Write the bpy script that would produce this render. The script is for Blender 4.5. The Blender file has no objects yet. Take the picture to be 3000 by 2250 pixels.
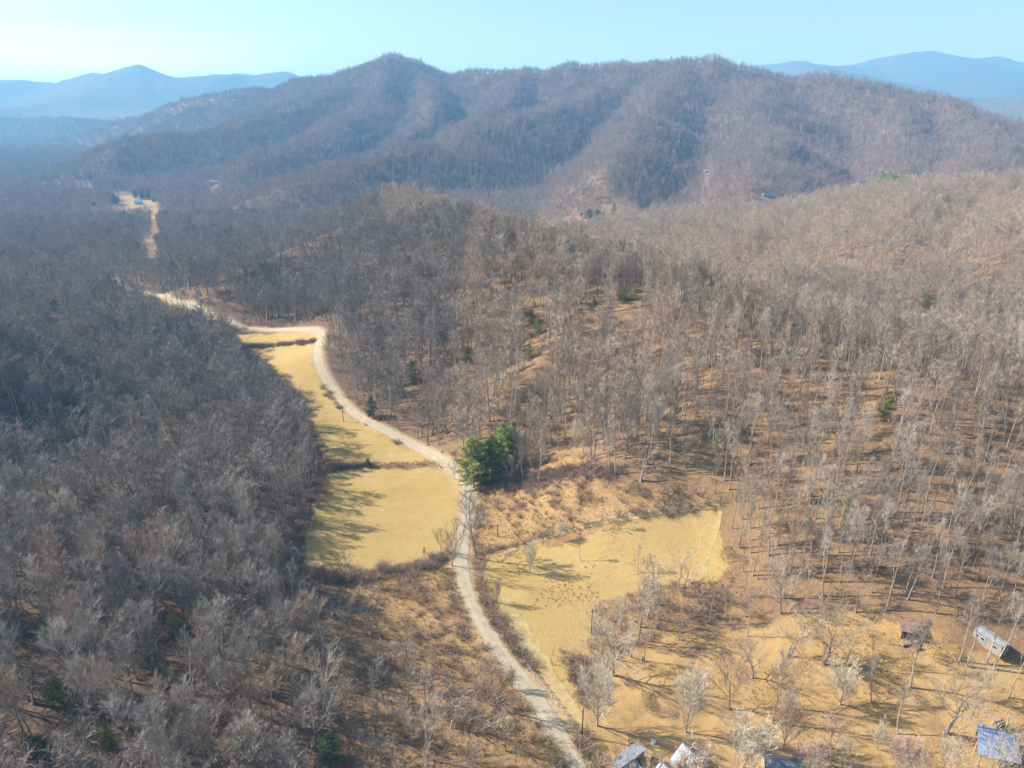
import bpy, math, random
import numpy as np
from mathutils import Vector

R = math.radians
# ------------------------------------------------------------------ camera, sky, sun, exposure
sc = bpy.context.scene
FPX = 1522.0; CU, CV = 1106.0, 829.5; CAMZ = 120.0; PITCH = R(21.5)
cam = bpy.data.objects.new('camera', bpy.data.cameras.new('camera'))
sc.collection.objects.link(cam); sc.camera = cam
cam.location = (0, 0, CAMZ); cam.rotation_euler = (R(90) - PITCH, 0, 0)
cam.data.sensor_width = 36.0; cam.data.lens = 36.0 * FPX / 2212.0
cam.data.clip_start = 1.0; cam.data.clip_end = 90000.0

SUN_EL = R(36.0); SUN_AZ = R(-77.0)          # azimuth measured from +Y towards +X
SDIR = Vector((math.sin(SUN_AZ) * math.cos(SUN_EL), math.cos(SUN_AZ) * math.cos(SUN_EL), math.sin(SUN_EL)))
world = bpy.data.worlds.new('World'); sc.world = world; world.use_nodes = True
wn = world.node_tree.nodes; wl = world.node_tree.links; wn.clear()
wo = wn.new('ShaderNodeOutputWorld'); wb = wn.new('ShaderNodeBackground'); sky = wn.new('ShaderNodeTexSky')
sky.sky_type = 'NISHITA'; sky.sun_disc = False; sky.sun_elevation = SUN_EL; sky.sun_rotation = SUN_AZ
sky.air_density = 1.0; sky.dust_density = 1.4; sky.ozone_density = 3.0; sky.altitude = 300
wb.inputs['Strength'].default_value = 0.10
# thin streaky cirrus low in the sky
tc = wn.new('ShaderNodeTexCoord'); mp = wn.new('ShaderNodeMapping'); mp.inputs['Scale'].default_value = (1.3, 1.3, 22)
nz = wn.new('ShaderNodeTexNoise'); nz.inputs['Scale'].default_value = 2.2; nz.inputs['Detail'].default_value = 6
cr = wn.new('ShaderNodeValToRGB'); cr.color_ramp.elements[0].position = 0.25; cr.color_ramp.elements[1].position = 0.50
sp = wn.new('ShaderNodeSeparateXYZ')
mx = wn.new('ShaderNodeMapRange'); mx.inputs['From Min'].default_value = -0.25; mx.inputs['From Max'].default_value = -0.5
mz = wn.new('ShaderNodeMapRange'); mz.inputs['From Min'].default_value = 0.088; mz.inputs['From Max'].default_value = 0.062
m1 = wn.new('ShaderNodeMath'); m1.operation = 'MULTIPLY'; m2 = wn.new('ShaderNodeMath'); m2.operation = 'MULTIPLY'
m3 = wn.new('ShaderNodeMath'); m3.operation = 'MULTIPLY_ADD'; m3.inputs[1].default_value = 0.85; m3.inputs[2].default_value = 0.0
mixs = wn.new('ShaderNodeMixRGB'); mixs.inputs['Color2'].default_value = (8.4, 8.2, 8.2, 1)
wl.new(tc.outputs['Generated'], mp.inputs['Vector']); wl.new(mp.outputs['Vector'], nz.inputs['Vector'])
wl.new(nz.outputs['Fac'], cr.inputs['Fac']); wl.new(tc.outputs['Generated'], sp.inputs[0])
wl.new(sp.outputs['X'], mx.inputs['Value']); wl.new(sp.outputs['Z'], mz.inputs['Value'])
wl.new(mx.outputs[0], m1.inputs[0]); wl.new(mz.outputs[0], m1.inputs[1])
wl.new(m1.outputs[0], m2.inputs[0]); wl.new(cr.outputs['Color'], m2.inputs[1]); wl.new(m2.outputs[0], m3.inputs[0])
wl.new(m3.outputs[0], mixs.inputs['Fac']); wl.new(sky.outputs['Color'], mixs.inputs['Color1'])
wl.new(mixs.outputs['Color'], wb.inputs['Color']); wl.new(wb.outputs['Background'], wo.inputs['Surface'])

sun = bpy.data.objects.new('sun', bpy.data.lights.new('sun', 'SUN')); sc.collection.objects.link(sun)
sun.data.energy = 4.9; sun.data.angle = R(0.5); sun.data.color = (1.0, 0.95, 0.87)
sun.rotation_euler = (-SDIR).to_track_quat('-Z', 'Y').to_euler(); sun.location = (-400, 100, 500)
sc.view_settings.view_transform = 'Standard'; sc.view_settings.look = 'None'
sc.view_settings.gamma = 1.0; sc.view_settings.use_curve_mapping = False
sc.view_settings.exposure = 1.0
HAZE_DENSITY = 0.000165
sc.cycles.use_denoising = True
sc.cycles.max_bounces = 4; sc.cycles.diffuse_bounces = 2; sc.cycles.glossy_bounces = 2
sc.cycles.transparent_max_bounces = 4; sc.cycles.volume_bounces = 1
sc.cycles.use_adaptive_sampling = True; sc.cycles.adaptive_threshold = 0.01
sc.cycles.sample_clamp_indirect = 4.0

# ------------------------------------------------------------------ helpers
def tag(o, label=None, cat=None, group=None, kind=None):
    if label: o['label'] = label
    if cat: o['category'] = cat
    if group: o['group'] = group
    if kind: o['kind'] = kind
    return o

def link(o, parent=None):
    sc.collection.objects.link(o)
    if parent is not None: o.parent = parent
    return o

def empty(name, loc, rz=0.0, s=1.0, parent=None):
    o = bpy.data.objects.new(name, None); link(o, parent)
    o.location = loc; o.rotation_euler = (0, 0, rz); o.scale = (s, s, s); o.empty_display_size = 0.5
    return o

class MB:
    """collects faces for one mesh"""
    def __init__(s): s.v = []; s.f = []
    def add(s, vs, fs):
        b = len(s.v); s.v.extend([tuple(p) for p in vs]); s.f.extend([tuple(b + i for i in f) for f in fs])
    def box(s, x0, x1, y0, y1, z0, z1):
        s.add([(x0,y0,z0),(x1,y0,z0),(x1,y1,z0),(x0,y1,z0),(x0,y0,z1),(x1,y0,z1),(x1,y1,z1),(x0,y1,z1)],
              [(0,3,2,1),(4,5,6,7),(0,1,5,4),(1,2,6,5),(2,3,7,6),(3,0,4,7)])
    def slab(s, a, b, c, d, t):
        """thick panel: quad a b c d pushed down by t"""
        q = [Vector(p) for p in (a, b, c, d)]; n = (q[1]-q[0]).cross(q[2]-q[0]).normalized() * t
        s.add(q + [p - n for p in q], [(0,1,2,3),(7,6,5,4),(1,0,4,5),(2,1,5,6),(3,2,6,7),(0,3,7,4)])
    def tube(s, pts, rads, n=5, cap=True):
        pts = [Vector(p) for p in pts]; b = len(s.v); k = len(pts)
        for i, p in enumerate(pts):
            d = (pts[min(i+1, k-1)] - pts[max(i-1, 0)]).normalized()
            a = d.cross(Vector((0, 0, 1))) if abs(d.z) < 0.93 else d.cross(Vector((1, 0, 0)))
            a.normalize(); c = d.cross(a)
            for j in range(n):
                t = 2 * math.pi * j / n
                s.v.append(tuple(p + (a * math.cos(t) + c * math.sin(t)) * rads[i]))
        for i in range(k-1):
            for j in range(n):
                s.f.append((b+i*n+j, b+i*n+(j+1) % n, b+(i+1)*n+(j+1) % n, b+(i+1)*n+j))
        if cap: s.f.append(tuple(b+(k-1)*n+j for j in range(n)))
    def mesh(s, name, mat):
        me = bpy.data.meshes.new(name); me.from_pydata(s.v, [], s.f); me.update()
        if mat: me.materials.append(mat)
        return me
    def build(s, name, mat, parent=None):
        return link(bpy.data.objects.new(name, s.mesh(name, mat)), parent)

def mat(name, cols, scale=1.0, rough=0.9, bump=0.0, detail=4, rnd=None, metal=0.0, stretch=None, spec=0.2, pos=(0.35, 0.65)):
    """noise-mixed colours; rnd = list of colours picked by the per-object random value"""
    m = bpy.data.materials.new(name); m.use_nodes = True; n = m.node_tree.nodes; l = m.node_tree.links
    b = n['Principled BSDF']; b.inputs['Roughness'].default_value = rough; b.inputs['Metallic'].default_value = metal
    b.inputs['Specular IOR Level'].default_value = spec
    t = n.new('ShaderNodeTexCoord'); no = n.new('ShaderNodeTexNoise')
    no.inputs['Scale'].default_value = scale; no.inputs['Detail'].default_value = detail
    src = t.outputs['Object']
    if stretch:
        mpn = n.new('ShaderNodeMapping'); mpn.inputs['Scale'].default_value = stretch
        l.new(src, mpn.inputs['Vector']); src = mpn.outputs['Vector']
    l.new(src, no.inputs['Vector'])
    r = n.new('ShaderNodeValToRGB'); e = r.color_ramp.elements
    e[0].position, e[1].position = pos; e[0].color = (*cols[0], 1); e[1].color = (*cols[-1], 1)
    if len(cols) == 3: x = e.new(0.5 * (pos[0] + pos[1])); x.color = (*cols[1], 1)
    l.new(no.outputs['Fac'], r.inputs['Fac']); out = r.outputs['Color']
    if rnd:
        oi = n.new('ShaderNodeObjectInfo'); rr = n.new('ShaderNodeValToRGB'); rr.color_ramp.interpolation = 'LINEAR'
        el = rr.color_ramp.elements
        el[0].position = 0; el[0].color = (*rnd[0], 1); el[1].position = 1; el[1].color = (*rnd[-1], 1)
        for i in range(1, len(rnd) - 1):
            x = el.new(i / (len(rnd) - 1)); x.color = (*rnd[i], 1)
        l.new(oi.outputs['Random'], rr.inputs['Fac'])
        mm = n.new('ShaderNodeMixRGB'); mm.blend_type = 'MULTIPLY'; mm.inputs['Fac'].default_value = 1
        l.new(out, mm.inputs['Color1']); l.new(rr.outputs['Color'], mm.inputs['Color2']); out = mm.outputs['Color']
    l.new(out, b.inputs['Base Color'])
    if bump:
        bn = n.new('ShaderNodeBump'); bn.inputs['Strength'].default_value = bump; bn.inputs['Distance'].default_value = 0.3
        l.new(no.outputs['Fac'], bn.inputs['Height']); l.new(bn.outputs['Normal'], b.inputs['Normal'])
    return m

# ------------------------------------------------------------------ numpy noise
def _h(ix, iy, seed):
    n = (ix.astype(np.int64) * 374761393 + iy.astype(np.int64) * 668265263 + seed * 1442695041) & 0xffffffff
    n = ((n ^ (n >> 13)) * 1274126177) & 0xffffffff
    return ((n ^ (n >> 16)) & 0xffff) / 65535.0
def vn(x, y, s, seed=0):
    x = x / s; y = y / s; ix = np.floor(x); iy = np.floor(y); fx = x - ix; fy = y - iy
    fx = fx * fx * (3 - 2 * fx); fy = fy * fy * (3 - 2 * fy)
    a = _h(ix, iy, seed); b = _h(ix + 1, iy, seed); c = _h(ix, iy + 1, seed); d = _h(ix + 1, iy + 1, seed)
    return (a * (1 - fx) + b * fx) * (1 - fy) + (c * (1 - fx) + d * fx) * fy * 1.0
def fbm(x, y, s, seed=0, o=4):
    t = 0; a = 1; n = 0
    for i in range(o):
        t = t + a * (vn(x, y, s, seed + i * 17) - 0.5); n += a; a *= 0.5; s *= 0.48
    return t / n * 2

# ------------------------------------------------------------------ terrain: ridges and spurs
cp, sn = math.cos(PITCH), math.sin(PITCH)
def ray(u, v):
    X = (u - CU) / FPX; Y = -(v - CV) / FPX
    return np.array([X, cp + Y * sn, -sn + Y * cp])
def at(u, v, d):
    r = ray(u, v); r = r / r[1] * d
    return (r[0], r[1], CAMZ + r[2])

NEAR = [  # (slope, roundness, [(u, v, forward distance)])
 (0.50, 18, [(850,450,540),(930,475,490),(1020,512,430),(1170,552,378),(1320,598,335),(1500,662,285),(1690,737,242),(1960,800,210),(2300,850,195),(2700,870,190)]),
 (0.46, 14, [(850,450,540),(700,505,500),(560,565,470),(430,612,465)]),
 (0.42, 14, [(1020,517,430),(900,612,385),(790,700,352),(735,740,335)]),
 (0.78, 6, [(1320,603,335),(1200,735,280),(1105,860,245),(1085,900,242)]),
 (0.62, 8, [(1690,742,242),(1530,850,215),(1420,920,205)]),
 (0.55, 8, [(1130,548,385),(1000,735,315),(930,850,280)]),
 (0.45, 10, [(1960,805,225),(1850,930,205)]),
 (0.34, 40, [(1100,482,960),(1180,484,960),(1400,478,930),(1560,470,900),(1700,462,880),(1800,445,860),(1900,428,840),(2000,412,810),(2212,405,790),(2600,400,740)]),
 (0.40, 16, [(2000,412,810),(1900,520,560)]), (0.40, 16, [(2300,405,780),(2180,540,500)]), (0.40, 16, [(1700,462,880),(1600,520,640)]),
 (0.85, 8, [(-330,600,380),(-250,640,330),(-170,720,270),(-150,800,235)]),
 (0.38, 18, [(-400,1010,205),(60,1040,192),(300,1070,187),(480,1110,182)]),
 (0.30, 25, [(-300,1300,130),(100,1350,128),(380,1420,122)]),
]
MTN = [
 (0.42, 31, [(-300,262,3900),(0,262,3900),(120,258,3800),(230,266,3500)]),
 (0.55, 20, [(100,310,3000),(250,276,3000),(330,256,2900),(400,226,2800),(470,208,2700),(545,200,2650),(600,200,2600),(650,182,2550),(700,172,2500),(770,145,2450),(840,129,2400),(890,143,2350),(950,166,2300),(1030,164,2250),(1120,162,2200),(1220,158,2150),(1300,152,2100),(1380,142,2050),(1440,134,2000),(1540,142,1930),(1700,166,1850),(1800,178,1780),(1900,192,1700),(2000,212,1630),(2100,238,1500),(2212,278,1400),(2400,330,1300),(2700,380,1200)]),
 (0.50, 20, [(840,129,2400),(734,192,2200),(580,248,2000),(467,288,1800),(266,316,1700)]),
 (0.66, 5, [(900,150,2340),(935,208,2050),(900,280,1750),(830,340,1500)]),
 (0.46, 26, [(840,129,2400),(800,240,2000),(700,300,1700),(560,345,1500)]),
 (0.52, 22, [(1400,140,2040),(1288,192,1900),(1138,255,1650),(935,322,1400),(737,365,1250),(640,395,1100)]),
 (0.60, 18, [(1450,134,2000),(1462,165,1880),(1440,220,1640),(1375,300,1370),(1300,380,1130)]),
 (0.62, 5, [(1120,162,2200),(1080,215,1950),(1010,260,1720)]),
 (0.52, 38, [(1640,160,1880),(1640,230,1620),(1660,320,1300),(1620,400,1060)]),
 (0.55, 14, [(1935,200,1690),(1955,290,1400),(1940,370,1130)]),
 (0.50, 28, [(2150,252,1480),(2120,330,1230),(2060,400,1000)]),
]
FAR = [
 (0.36, 8, 6200, [(-500,180),(-200,172),(0,168),(60,166),(100,173),(140,171),(205,155),(230,161),(262,150),(300,134),(350,150),(430,155),(480,158),(560,152),(590,149),(640,155),(700,166),(800,185),(1000,200)]),
 (0.24, 16, 4900, [(-400,226),(0,222),(120,214),(200,226),(330,230),(420,236)]),
 (0.26, 22, 7600, [(1060,156),(1110,152),(1150,158),(1400,190),(1600,142),(1640,140),(1680,134),(1725,127),(1760,134),(1850,137),(1900,132),(1930,119),(1955,109),(1985,106),(2020,109),(2050,113),(2085,124),(2150,123),(2170,128),(2195,132),(2230,131),(2500,140),(2700,135)]),
 (0.25, 22, 6000, [(1600,160),(1700,152),(1760,143),(1830,150),(1890,172),(2000,190)]),
 (0.22, 40, 4300, [(1850,210),(2000,200),(2120,205),(2212,198),(2400,205),(2700,215)]),
]
def seglist():
    out = {'near': [], 'mtn': [], 'far': []}
    for key, L in (('near', NEAR), ('mtn', MTN)):
        for s, w, P in L: out[key].append((s, w, [at(*p) for p in P]))
    rg = random.Random(5)
    for s, w, D, P in FAR:
        pts = [at(u, v, D * (1 + 0.04 * math.sin(u * 0.013))) for u, v in P]
        out['far'].append((s, w, pts))
        for i in range(len(pts) - 1):                       # side spurs running down towards the valley
            a, b = pts[i], pts[i + 1]; n = max(1, int(math.hypot(a[0]-b[0], a[1]-b[1]) / 900))
            for k in range(n):
                t = (k + rg.uniform(0.2, 0.8)) / n; p = [a[j] + (b[j] - a[j]) * t for j in range(3)]
                if p[2] < 60: continue
                L = rg.uniform(0.10, 0.2) * D; q = (p[0] - L * rg.uniform(0.1, 0.7), p[1] - L, p[2] * 0.18)
                m = (p[0]*.5+q[0]*.5 + rg.uniform(-.1, .1)*L, p[1]*.5+q[1]*.5, p[2]*.55)
                out['far'].append((0.42, 30, [tuple(p), m, q]))
    return out
SEGS = seglist()
def ridge(x, y, s, w, P):
    best = np.full(x.shape, 1e9); hh = np.zeros(x.shape); zz = np.full(x.shape, -1e9)
    for a, b in zip(P[:-1], P[1:]):
        dx, dy = b[0] - a[0], b[1] - a[1]; t = np.clip(((x - a[0]) * dx + (y - a[1]) * dy) / (dx * dx + dy * dy), 0, 1)
        d = np.hypot(x - a[0] - t * dx, y - a[1] - t * dy); h = a[2] + t * (b[2] - a[2])
        zz = np.maximum(zz, h - s * (np.sqrt(d * d + w * w) - w))
    return zz
def lse(L, k):
    m = np.maximum.reduce(L); return m + k * np.log(sum(np.exp(np.clip((z - m) / k, -40, 0)) for z in L))
def terrain(x, y):
    r = np.hypot(x, y)
    wa = np.clip((r - 150) / 1500, 0.0, 1) * 42
    wx = x + fbm(x, y, 320, 3) * wa; wy = y + fbm(x, y, 320, 9) * wa
    base = fbm(x, y, 260, 21) * np.clip((r - 420) / 600, 0, 1) * 7 + fbm(x, y, 60, 31) * 0.25
    q_ = np.clip((r - 560) / 700, 0, 1); base = base - 34 * q_ * q_ * (3 - 2 * q_)
    base = base - 3.0 * np.exp(-((x + 175) / 60) ** 2 - ((y - 255) / 60) ** 2)
    zn = lse([base] + [ridge(wx, wy, *a) for a in SEGS['near']], 3.0) - 0.0
    zm = lse([base - 5] + [ridge(wx, wy, *a) for a in SEGS['mtn']], 4.0)
    zf = lse([base - 5] + [ridge(wx, wy, *a) for a in SEGS['far']], 8.0)
    hm = np.clip(zm / 60, 0, 1)
    rid = (1 - np.abs(fbm(wx, wy, 230, 41, 3)) * 2.4) * 15 + fbm(x, y, 80, 51, 3) * 9
    zm = zm + hm * (rid - 6)
    hn = np.clip(zn / 18, 0, 1); zn = zn + hn * fbm(x, y, 55, 61, 3) * 2.2
    zf = zf + np.clip(zf / 120, 0, 1) * (fbm(x, y, 500, 71, 4) * 30 - np.abs(fbm(x, y, 900, 77, 3)) * 50)
    return lse([zn, zm, np.where(r > 3300, zf, -50)], 3.0) - 3.0 * math.log(2) * 0.6

rs = [0.0, 12, 25, 40, 55]
while rs[-1] < 720: rs.append(rs[-1] * 1.0062 + 0.0)
while rs[-1] < 4200: rs.append(rs[-1] * 1.0085)
while rs[-1] < 40000: rs.append(rs[-1] * 1.018)
RS = np.array(rs)
TH = np.concatenate([np.arange(-180, -52, 4.0), np.arange(-52, 52.01, 0.23), np.arange(56, 181, 4.0)])
TH[-1] = 180.0
THR = np.radians(TH)
GX = RS[:, None] * np.sin(THR)[None]; GY = RS[:, None] * np.cos(THR)[None]
GZ = terrain(GX, GY)
def zat(x, y):
    x = np.asarray(x, float); y = np.asarray(y, float)
    r = np.hypot(x, y); t = np.degrees(np.arctan2(x, y))
    i = np.clip(np.searchsorted(RS, r) - 1, 0, len(RS) - 2); j = np.clip(np.searchsorted(TH, t) - 1, 0, len(TH) - 2)
    fi = np.clip((r - RS[i]) / (RS[i + 1] - RS[i]), 0, 1); fj = np.clip((t - TH[j]) / (TH[j + 1] - TH[j]), 0, 1)
    return (GZ[i, j] * (1-fi) + GZ[i+1, j] * fi) * (1-fj) + (GZ[i, j+1] * (1-fi) + GZ[i+1, j+1] * fi) * fj
YS = np.geomspace(40, 5200, 3000)
def ground(u, v):
    """where the sight line through a point of the photo first meets the ground"""
    r = ray(u, v); r = r / r[1]; x = r[0] * YS; z = CAMZ + r[2] * YS
    hit = np.nonzero(z <= zat(x, YS))[0]; k = hit[0] if len(hit) else len(YS) - 1
    return float(x[k]), float(YS[k])
def proj(x, y, z):
    dz = z - CAMZ; dep = y * cp - dz * sn; up = y * sn + dz * cp
    return CU + FPX * x / dep, CV - FPX * up / dep, dep
def P3(u, v, dz=0.0):
    x, y = ground(u, v); return Vector((x, y, float(zat(x, y)) + dz))
def tall(u, v, vt):
    x, y = ground(u, v); z = float(zat(x, y)); lo, hi = 0.2, 60.0
    for _ in range(40):
        m = (lo + hi) / 2
        if proj(x, y, z + m)[1] > vt: lo = m
        else: hi = m
    return lo
def inpoly(x, y, P):
    c = np.zeros(x.shape, bool); n = len(P)
    for i in range(n):
        x1, y1 = P[i]; x2, y2 = P[(i + 1) % n]
        if y1 == y2: continue
        k = (y1 > y) != (y2 > y); c ^= k & (x < (x2 - x1) * (y - y1) / (y2 - y1) + x1)
    return c
def region(pts): return [ground(u, v) for u, v in pts]

REG = dict(
 meadow=[region(p) for p in (
  [(700,1022),(760,1018),(830,1013),(880,1010),(930,1008),(965,1018),(985,1035),(1000,1060),(1003,1100),(995,1130),(975,1160),(950,1200),(860,1222),(760,1242),(690,1240),(645,1215),(655,1160),(680,1110),(690,1070)],
  [(530,757),(600,748),(670,742),(682,752),(678,790),(698,835),(738,885),(800,925),(880,965),(930,995),(870,1000),(800,1004),(740,1005),(700,1003),(685,960),(672,900),(650,860),(620,825),(590,800),(560,780)],
  [(508,722),(560,720),(690,718),(692,735),(600,743),(540,752),(515,745)],
  [(1070,1205),(1160,1176),(1300,1142),(1440,1113),(1555,1100),(1565,1180),(1560,1250),(1500,1262),(1400,1270),(1320,1300),(1280,1330),(1255,1400),(1258,1440),(1268,1500),(1262,1600),(1242,1585),(1205,1530),(1160,1460),(1105,1375),(1060,1300),(1045,1250)],
  )],
 lawn=[region(p) for p in (
  [(1258,1500),(1300,1440),(1400,1390),(1500,1370),(1700,1340),(1850,1330),(1960,1340),(2060,1400),(2212,1425),(2400,1440),(2400,1700),(1240,1700),(1250,1600)],)],
 rough=[region(p) for p in (
  [(1015,1060),(1060,1045),(1150,1050),(1200,1040),(1300,1050),(1400,1062),(1480,1062),(1545,1072),(1555,1095),(1440,1108),(1300,1137),(1160,1172),(1070,1200),(1030,1195),(1020,1130)],
  [(1130,1000),(1180,985),(1300,1000),(1300,1030),(1200,1040),(1150,1045)],
  [(740,1262),(850,1240),(985,1215),(995,1260),(1000,1300),(1035,1360),(1085,1440),(1120,1500),(1050,1480),(960,1450),(900,1420),(800,1370),(750,1320)],
  [(1252,1400),(1280,1335),(1320,1302),(1400,1272),(1560,1252),(1600,1290),(1560,1340),(1400,1390),(1300,1430)],
  [(860,1410),(960,1455),(1080,1490),(1130,1525),(1195,1620),(1215,1720),(800,1720),(740,1500),(780,1400)],
  [(1030,1245),(1050,1262),(1100,1370),(1150,1450),(1130,1452),(1080,1390),(1040,1320),(1015,1270)],
  )],
 clear=[region(p) for p in (
  [(228,414),(264,413),(281,421),(300,429),(320,431),(345,438),(345,472),(325,472),(324,444),(293,449),(266,454),(270,436)],
  [(326,472),(345,472),(345,515),(325,515)], [(306,515),(342,515),(344,560),(318,560)],
  [(1175,478),(1205,470),(1250,462),(1262,474),(1300,480),(1240,486)],[(1292,444),(1345,440),(1346,456),(1300,462)],
  [(1375,452),(1402,450),(1400,466),(1372,468)],
  [(1640,392),(1700,392),(1700,400),(1640,400)], [(1642,424),(1676,424),(1676,436),(1642,436)],
  [(400,655),(440,640),(440,668),(480,690),(500,712),(470,705),(430,672)],
  )],
)
def mask(name, x, y, jit=0.0, sc_=6.0):
    if jit:
        a = fbm(x, y, sc_, 81, 3) * jit; b = fbm(x, y, sc_, 87, 3) * jit; x = x + a; y = y + b
    m = np.zeros(x.shape, bool)
    for P in REG[name]: m |= inpoly(x, y, P)
    return m
ROAD_UV = [(1290,1740),(1262,1690),(1240,1650),(1215,1600),(1185,1550),(1150,1497),(1115,1450),(1085,1415),(1050,1362),(1025,1315),(1006,1270),(997,1230),(997,1185),(1005,1140),(1012,1100),(1013,1065),(1000,1037),(965,1003),(900,966),(850,940),(800,915),(762,890),(730,855),(705,820),(692,790),(686,765),(690,738),(693,718),(660,713),(600,713),(560,712),(520,706),(494,694),(470,680),(440,668),(405,657),(370,648),(330,637),(295,628),(262,618),(255,600)]
def spline(P, step):
    P = np.array(P, float); out = []
    Q = np.vstack([2*P[0]-P[1], P, 2*P[-1]-P[-2]])
    for i in range(1, len(Q)-2):
        n = max(2, int(np.hypot(*(Q[i+1]-Q[i])[:2]) / step))
        for k in range(n):
            t = k / n; p0, p1, p2, p3 = Q[i-1], Q[i], Q[i+1], Q[i+2]
            out.append(0.5*((2*p1)+(-p0+p2)*t+(2*p0-5*p1+4*p2-p3)*t*t+(-p0+3*p1-3*p2+p3)*t**3))
    out.append(P[-1]); return np.array(out)
ROAD = spline([ground(u, v) for u, v in ROAD_UV], 1.5)
for _ in range(12): ROAD[1:-1] = (ROAD[:-2] + ROAD[1:-1] * 2 + ROAD[2:]) / 4
def dist_line(x, y, L):
    x = np.asarray(x, float); y = np.asarray(y, float); d = np.full(x.shape, 1e9)
    for q in L[::2]: d = np.minimum(d, (x - q[0]) ** 2 + (y - q[1]) ** 2)
    return np.sqrt(d)
POWER = np.array([ground(u, v) for u, v in [(335,440),(335,470),(334,515),(330,560)]])

# ------------------------------------------------------------------ ground mesh
NR, NT = GX.shape
me = bpy.data.meshes.new('ground')
ii, jj = np.meshgrid(np.arange(NR - 1), np.arange(NT - 1), indexing='ij')
quads = np.stack([ii*NT+jj, (ii+1)*NT+jj, (ii+1)*NT+jj+1, ii*NT+jj+1], -1).reshape(-1, 4)[:, ::-1]
quads = quads[NT-1:]                       # innermost ring handled below
me.vertices.add(NR * NT); me.vertices.foreach_set('co', np.stack([GX, GY, GZ], -1).ravel())
me.loops.add(quads.size); me.loops.foreach_set('vertex_index', quads.ravel().astype(np.int32))
me.polygons.add(len(quads)); me.polygons.foreach_set('loop_start', np.arange(0, quads.size, 4, dtype=np.int32))
me.polygons.foreach_set('loop_total', np.full(len(quads), 4, dtype=np.int32))
me.update(calc_edges=True); me.validate()
near = (np.hypot(GX, GY) < 1500)
def fattr(name, arr):
    a = me.attributes.new(name, 'FLOAT', 'POINT'); a.data.foreach_set('value', arr.astype(np.float32).ravel())
for nm, j in (('meadow', 3.5), ('lawn', 3.0), ('rough', 3.0), ('clear', 2.0)):
    m = np.zeros(GX.shape); m[near] = mask(nm, GX[near], GY[near], j)
    if nm == 'rough':
        q_ = np.zeros(GX.shape, bool); q_[near] = inpoly(GX[near], GY[near], REG['rough'][4]) | inpoly(GX[near], GY[near], REG['rough'][3]); m[q_] *= 0.5
    for _ in range(3 if nm != 'clear' else 1): m[1:-1, 1:-1] = (m[1:-1, 1:-1] * 2 + m[2:, 1:-1] + m[:-2, 1:-1] + m[1:-1, 2:] + m[1:-1, :-2]) / 6
    fattr(nm, m)
sh = np.zeros(GX.shape); nn = np.hypot(GX, GY) < 620
sh[nn] = np.clip(1 - (dist_line(GX[nn], GY[nn], ROAD) - 2.2) / 2.0, 0, 1); fattr('verge', sh)
me.polygons.foreach_set('use_smooth', np.ones(len(quads), bool))

gm = bpy.data.materials.new('ground_cover'); gm.use_nodes = True
n = gm.node_tree.nodes; l = gm.node_tree.links; pb = n['Principled BSDF']; pb.inputs['Roughness'].default_value = 0.95
pb.inputs['Specular IOR Level'].default_value = 0.05
geo = n.new('ShaderNodeNewGeometry')
def noise(scale, detail=5, rough=0.6, stretch=None):
    t = n.new('ShaderNodeTexNoise'); t.inputs['Scale'].default_value = scale; t.inputs['Detail'].default_value = detail
    t.inputs['Roughness'].default_value = rough
    if stretch:
        q = n.new('ShaderNodeMapping'); q.inputs['Scale'].default_value = stretch; l.new(geo.outputs['Position'], q.inputs['Vector']); l.new(q.outputs['Vector'], t.inputs['Vector'])
    else: l.new(geo.outputs['Position'], t.inputs['Vector'])
    return t.outputs['Fac']
def ramp(fac, *st):
    r = n.new('ShaderNodeValToRGB'); e = r.color_ramp.elements
    e[0].position, e[0].color = st[0][0], (*st[0][1], 1); e[1].position, e[1].color = st[-1][0], (*st[-1][1], 1)
    for p, c in st[1:-1]: x = e.new(p); x.color = (*c, 1)
    l.new(fac, r.inputs['Fac']); return r.outputs['Color']
def mixc(fac, a, b, mode='MIX'):
    x = n.new('ShaderNodeMixRGB'); x.blend_type = mode
    if isinstance(fac, (int, float)): x.inputs['Fac'].default_value = fac
    else: l.new(fac, x.inputs['Fac'])
    l.new(a, x.inputs['Color1']); l.new(b, x.inputs['Color2']); return x.outputs['Color']
def attr(name):
    a = n.new('ShaderNodeAttribute'); a.attribute_name = name; return a.outputs['Fac']
n_big = noise(0.012, 4); n_mid = noise(0.07, 6); n_fine = noise(0.9, 6, 0.7); n_gr = noise(0.35, 8, 0.75); n_str = noise(0.5, 4, 0.6, (0.25, 1.6, 1))
litter = mixc(0.5, ramp(n_mid, (0.3, (0.18, 0.105, 0.06)), (0.5, (0.27, 0.165, 0.08)), (0.7, (0.38, 0.225, 0.09))),
              ramp(n_fine, (0.3, (0.13, 0.09, 0.065)), (0.5, (0.24, 0.165, 0.10)), (0.72, (0.36, 0.27, 0.18))))
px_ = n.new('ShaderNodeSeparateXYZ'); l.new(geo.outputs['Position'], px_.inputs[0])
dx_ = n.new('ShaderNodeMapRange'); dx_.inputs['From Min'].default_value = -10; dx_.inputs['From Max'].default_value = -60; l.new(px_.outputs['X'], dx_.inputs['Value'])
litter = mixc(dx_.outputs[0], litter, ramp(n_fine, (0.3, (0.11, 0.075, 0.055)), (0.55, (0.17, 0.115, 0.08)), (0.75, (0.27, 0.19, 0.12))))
hay = mixc(0.45, ramp(n_mid, (0.3, (0.34, 0.245, 0.09)), (0.5, (0.43, 0.305, 0.115)), (0.72, (0.39, 0.29, 0.115))),
           ramp(n_str, (0.3, (0.33, 0.24, 0.09)), (0.5, (0.43, 0.32, 0.13)), (0.7, (0.50, 0.385, 0.175))))
n_pat = noise(0.03, 3, 0.5, (1, 1.7, 1))
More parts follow.
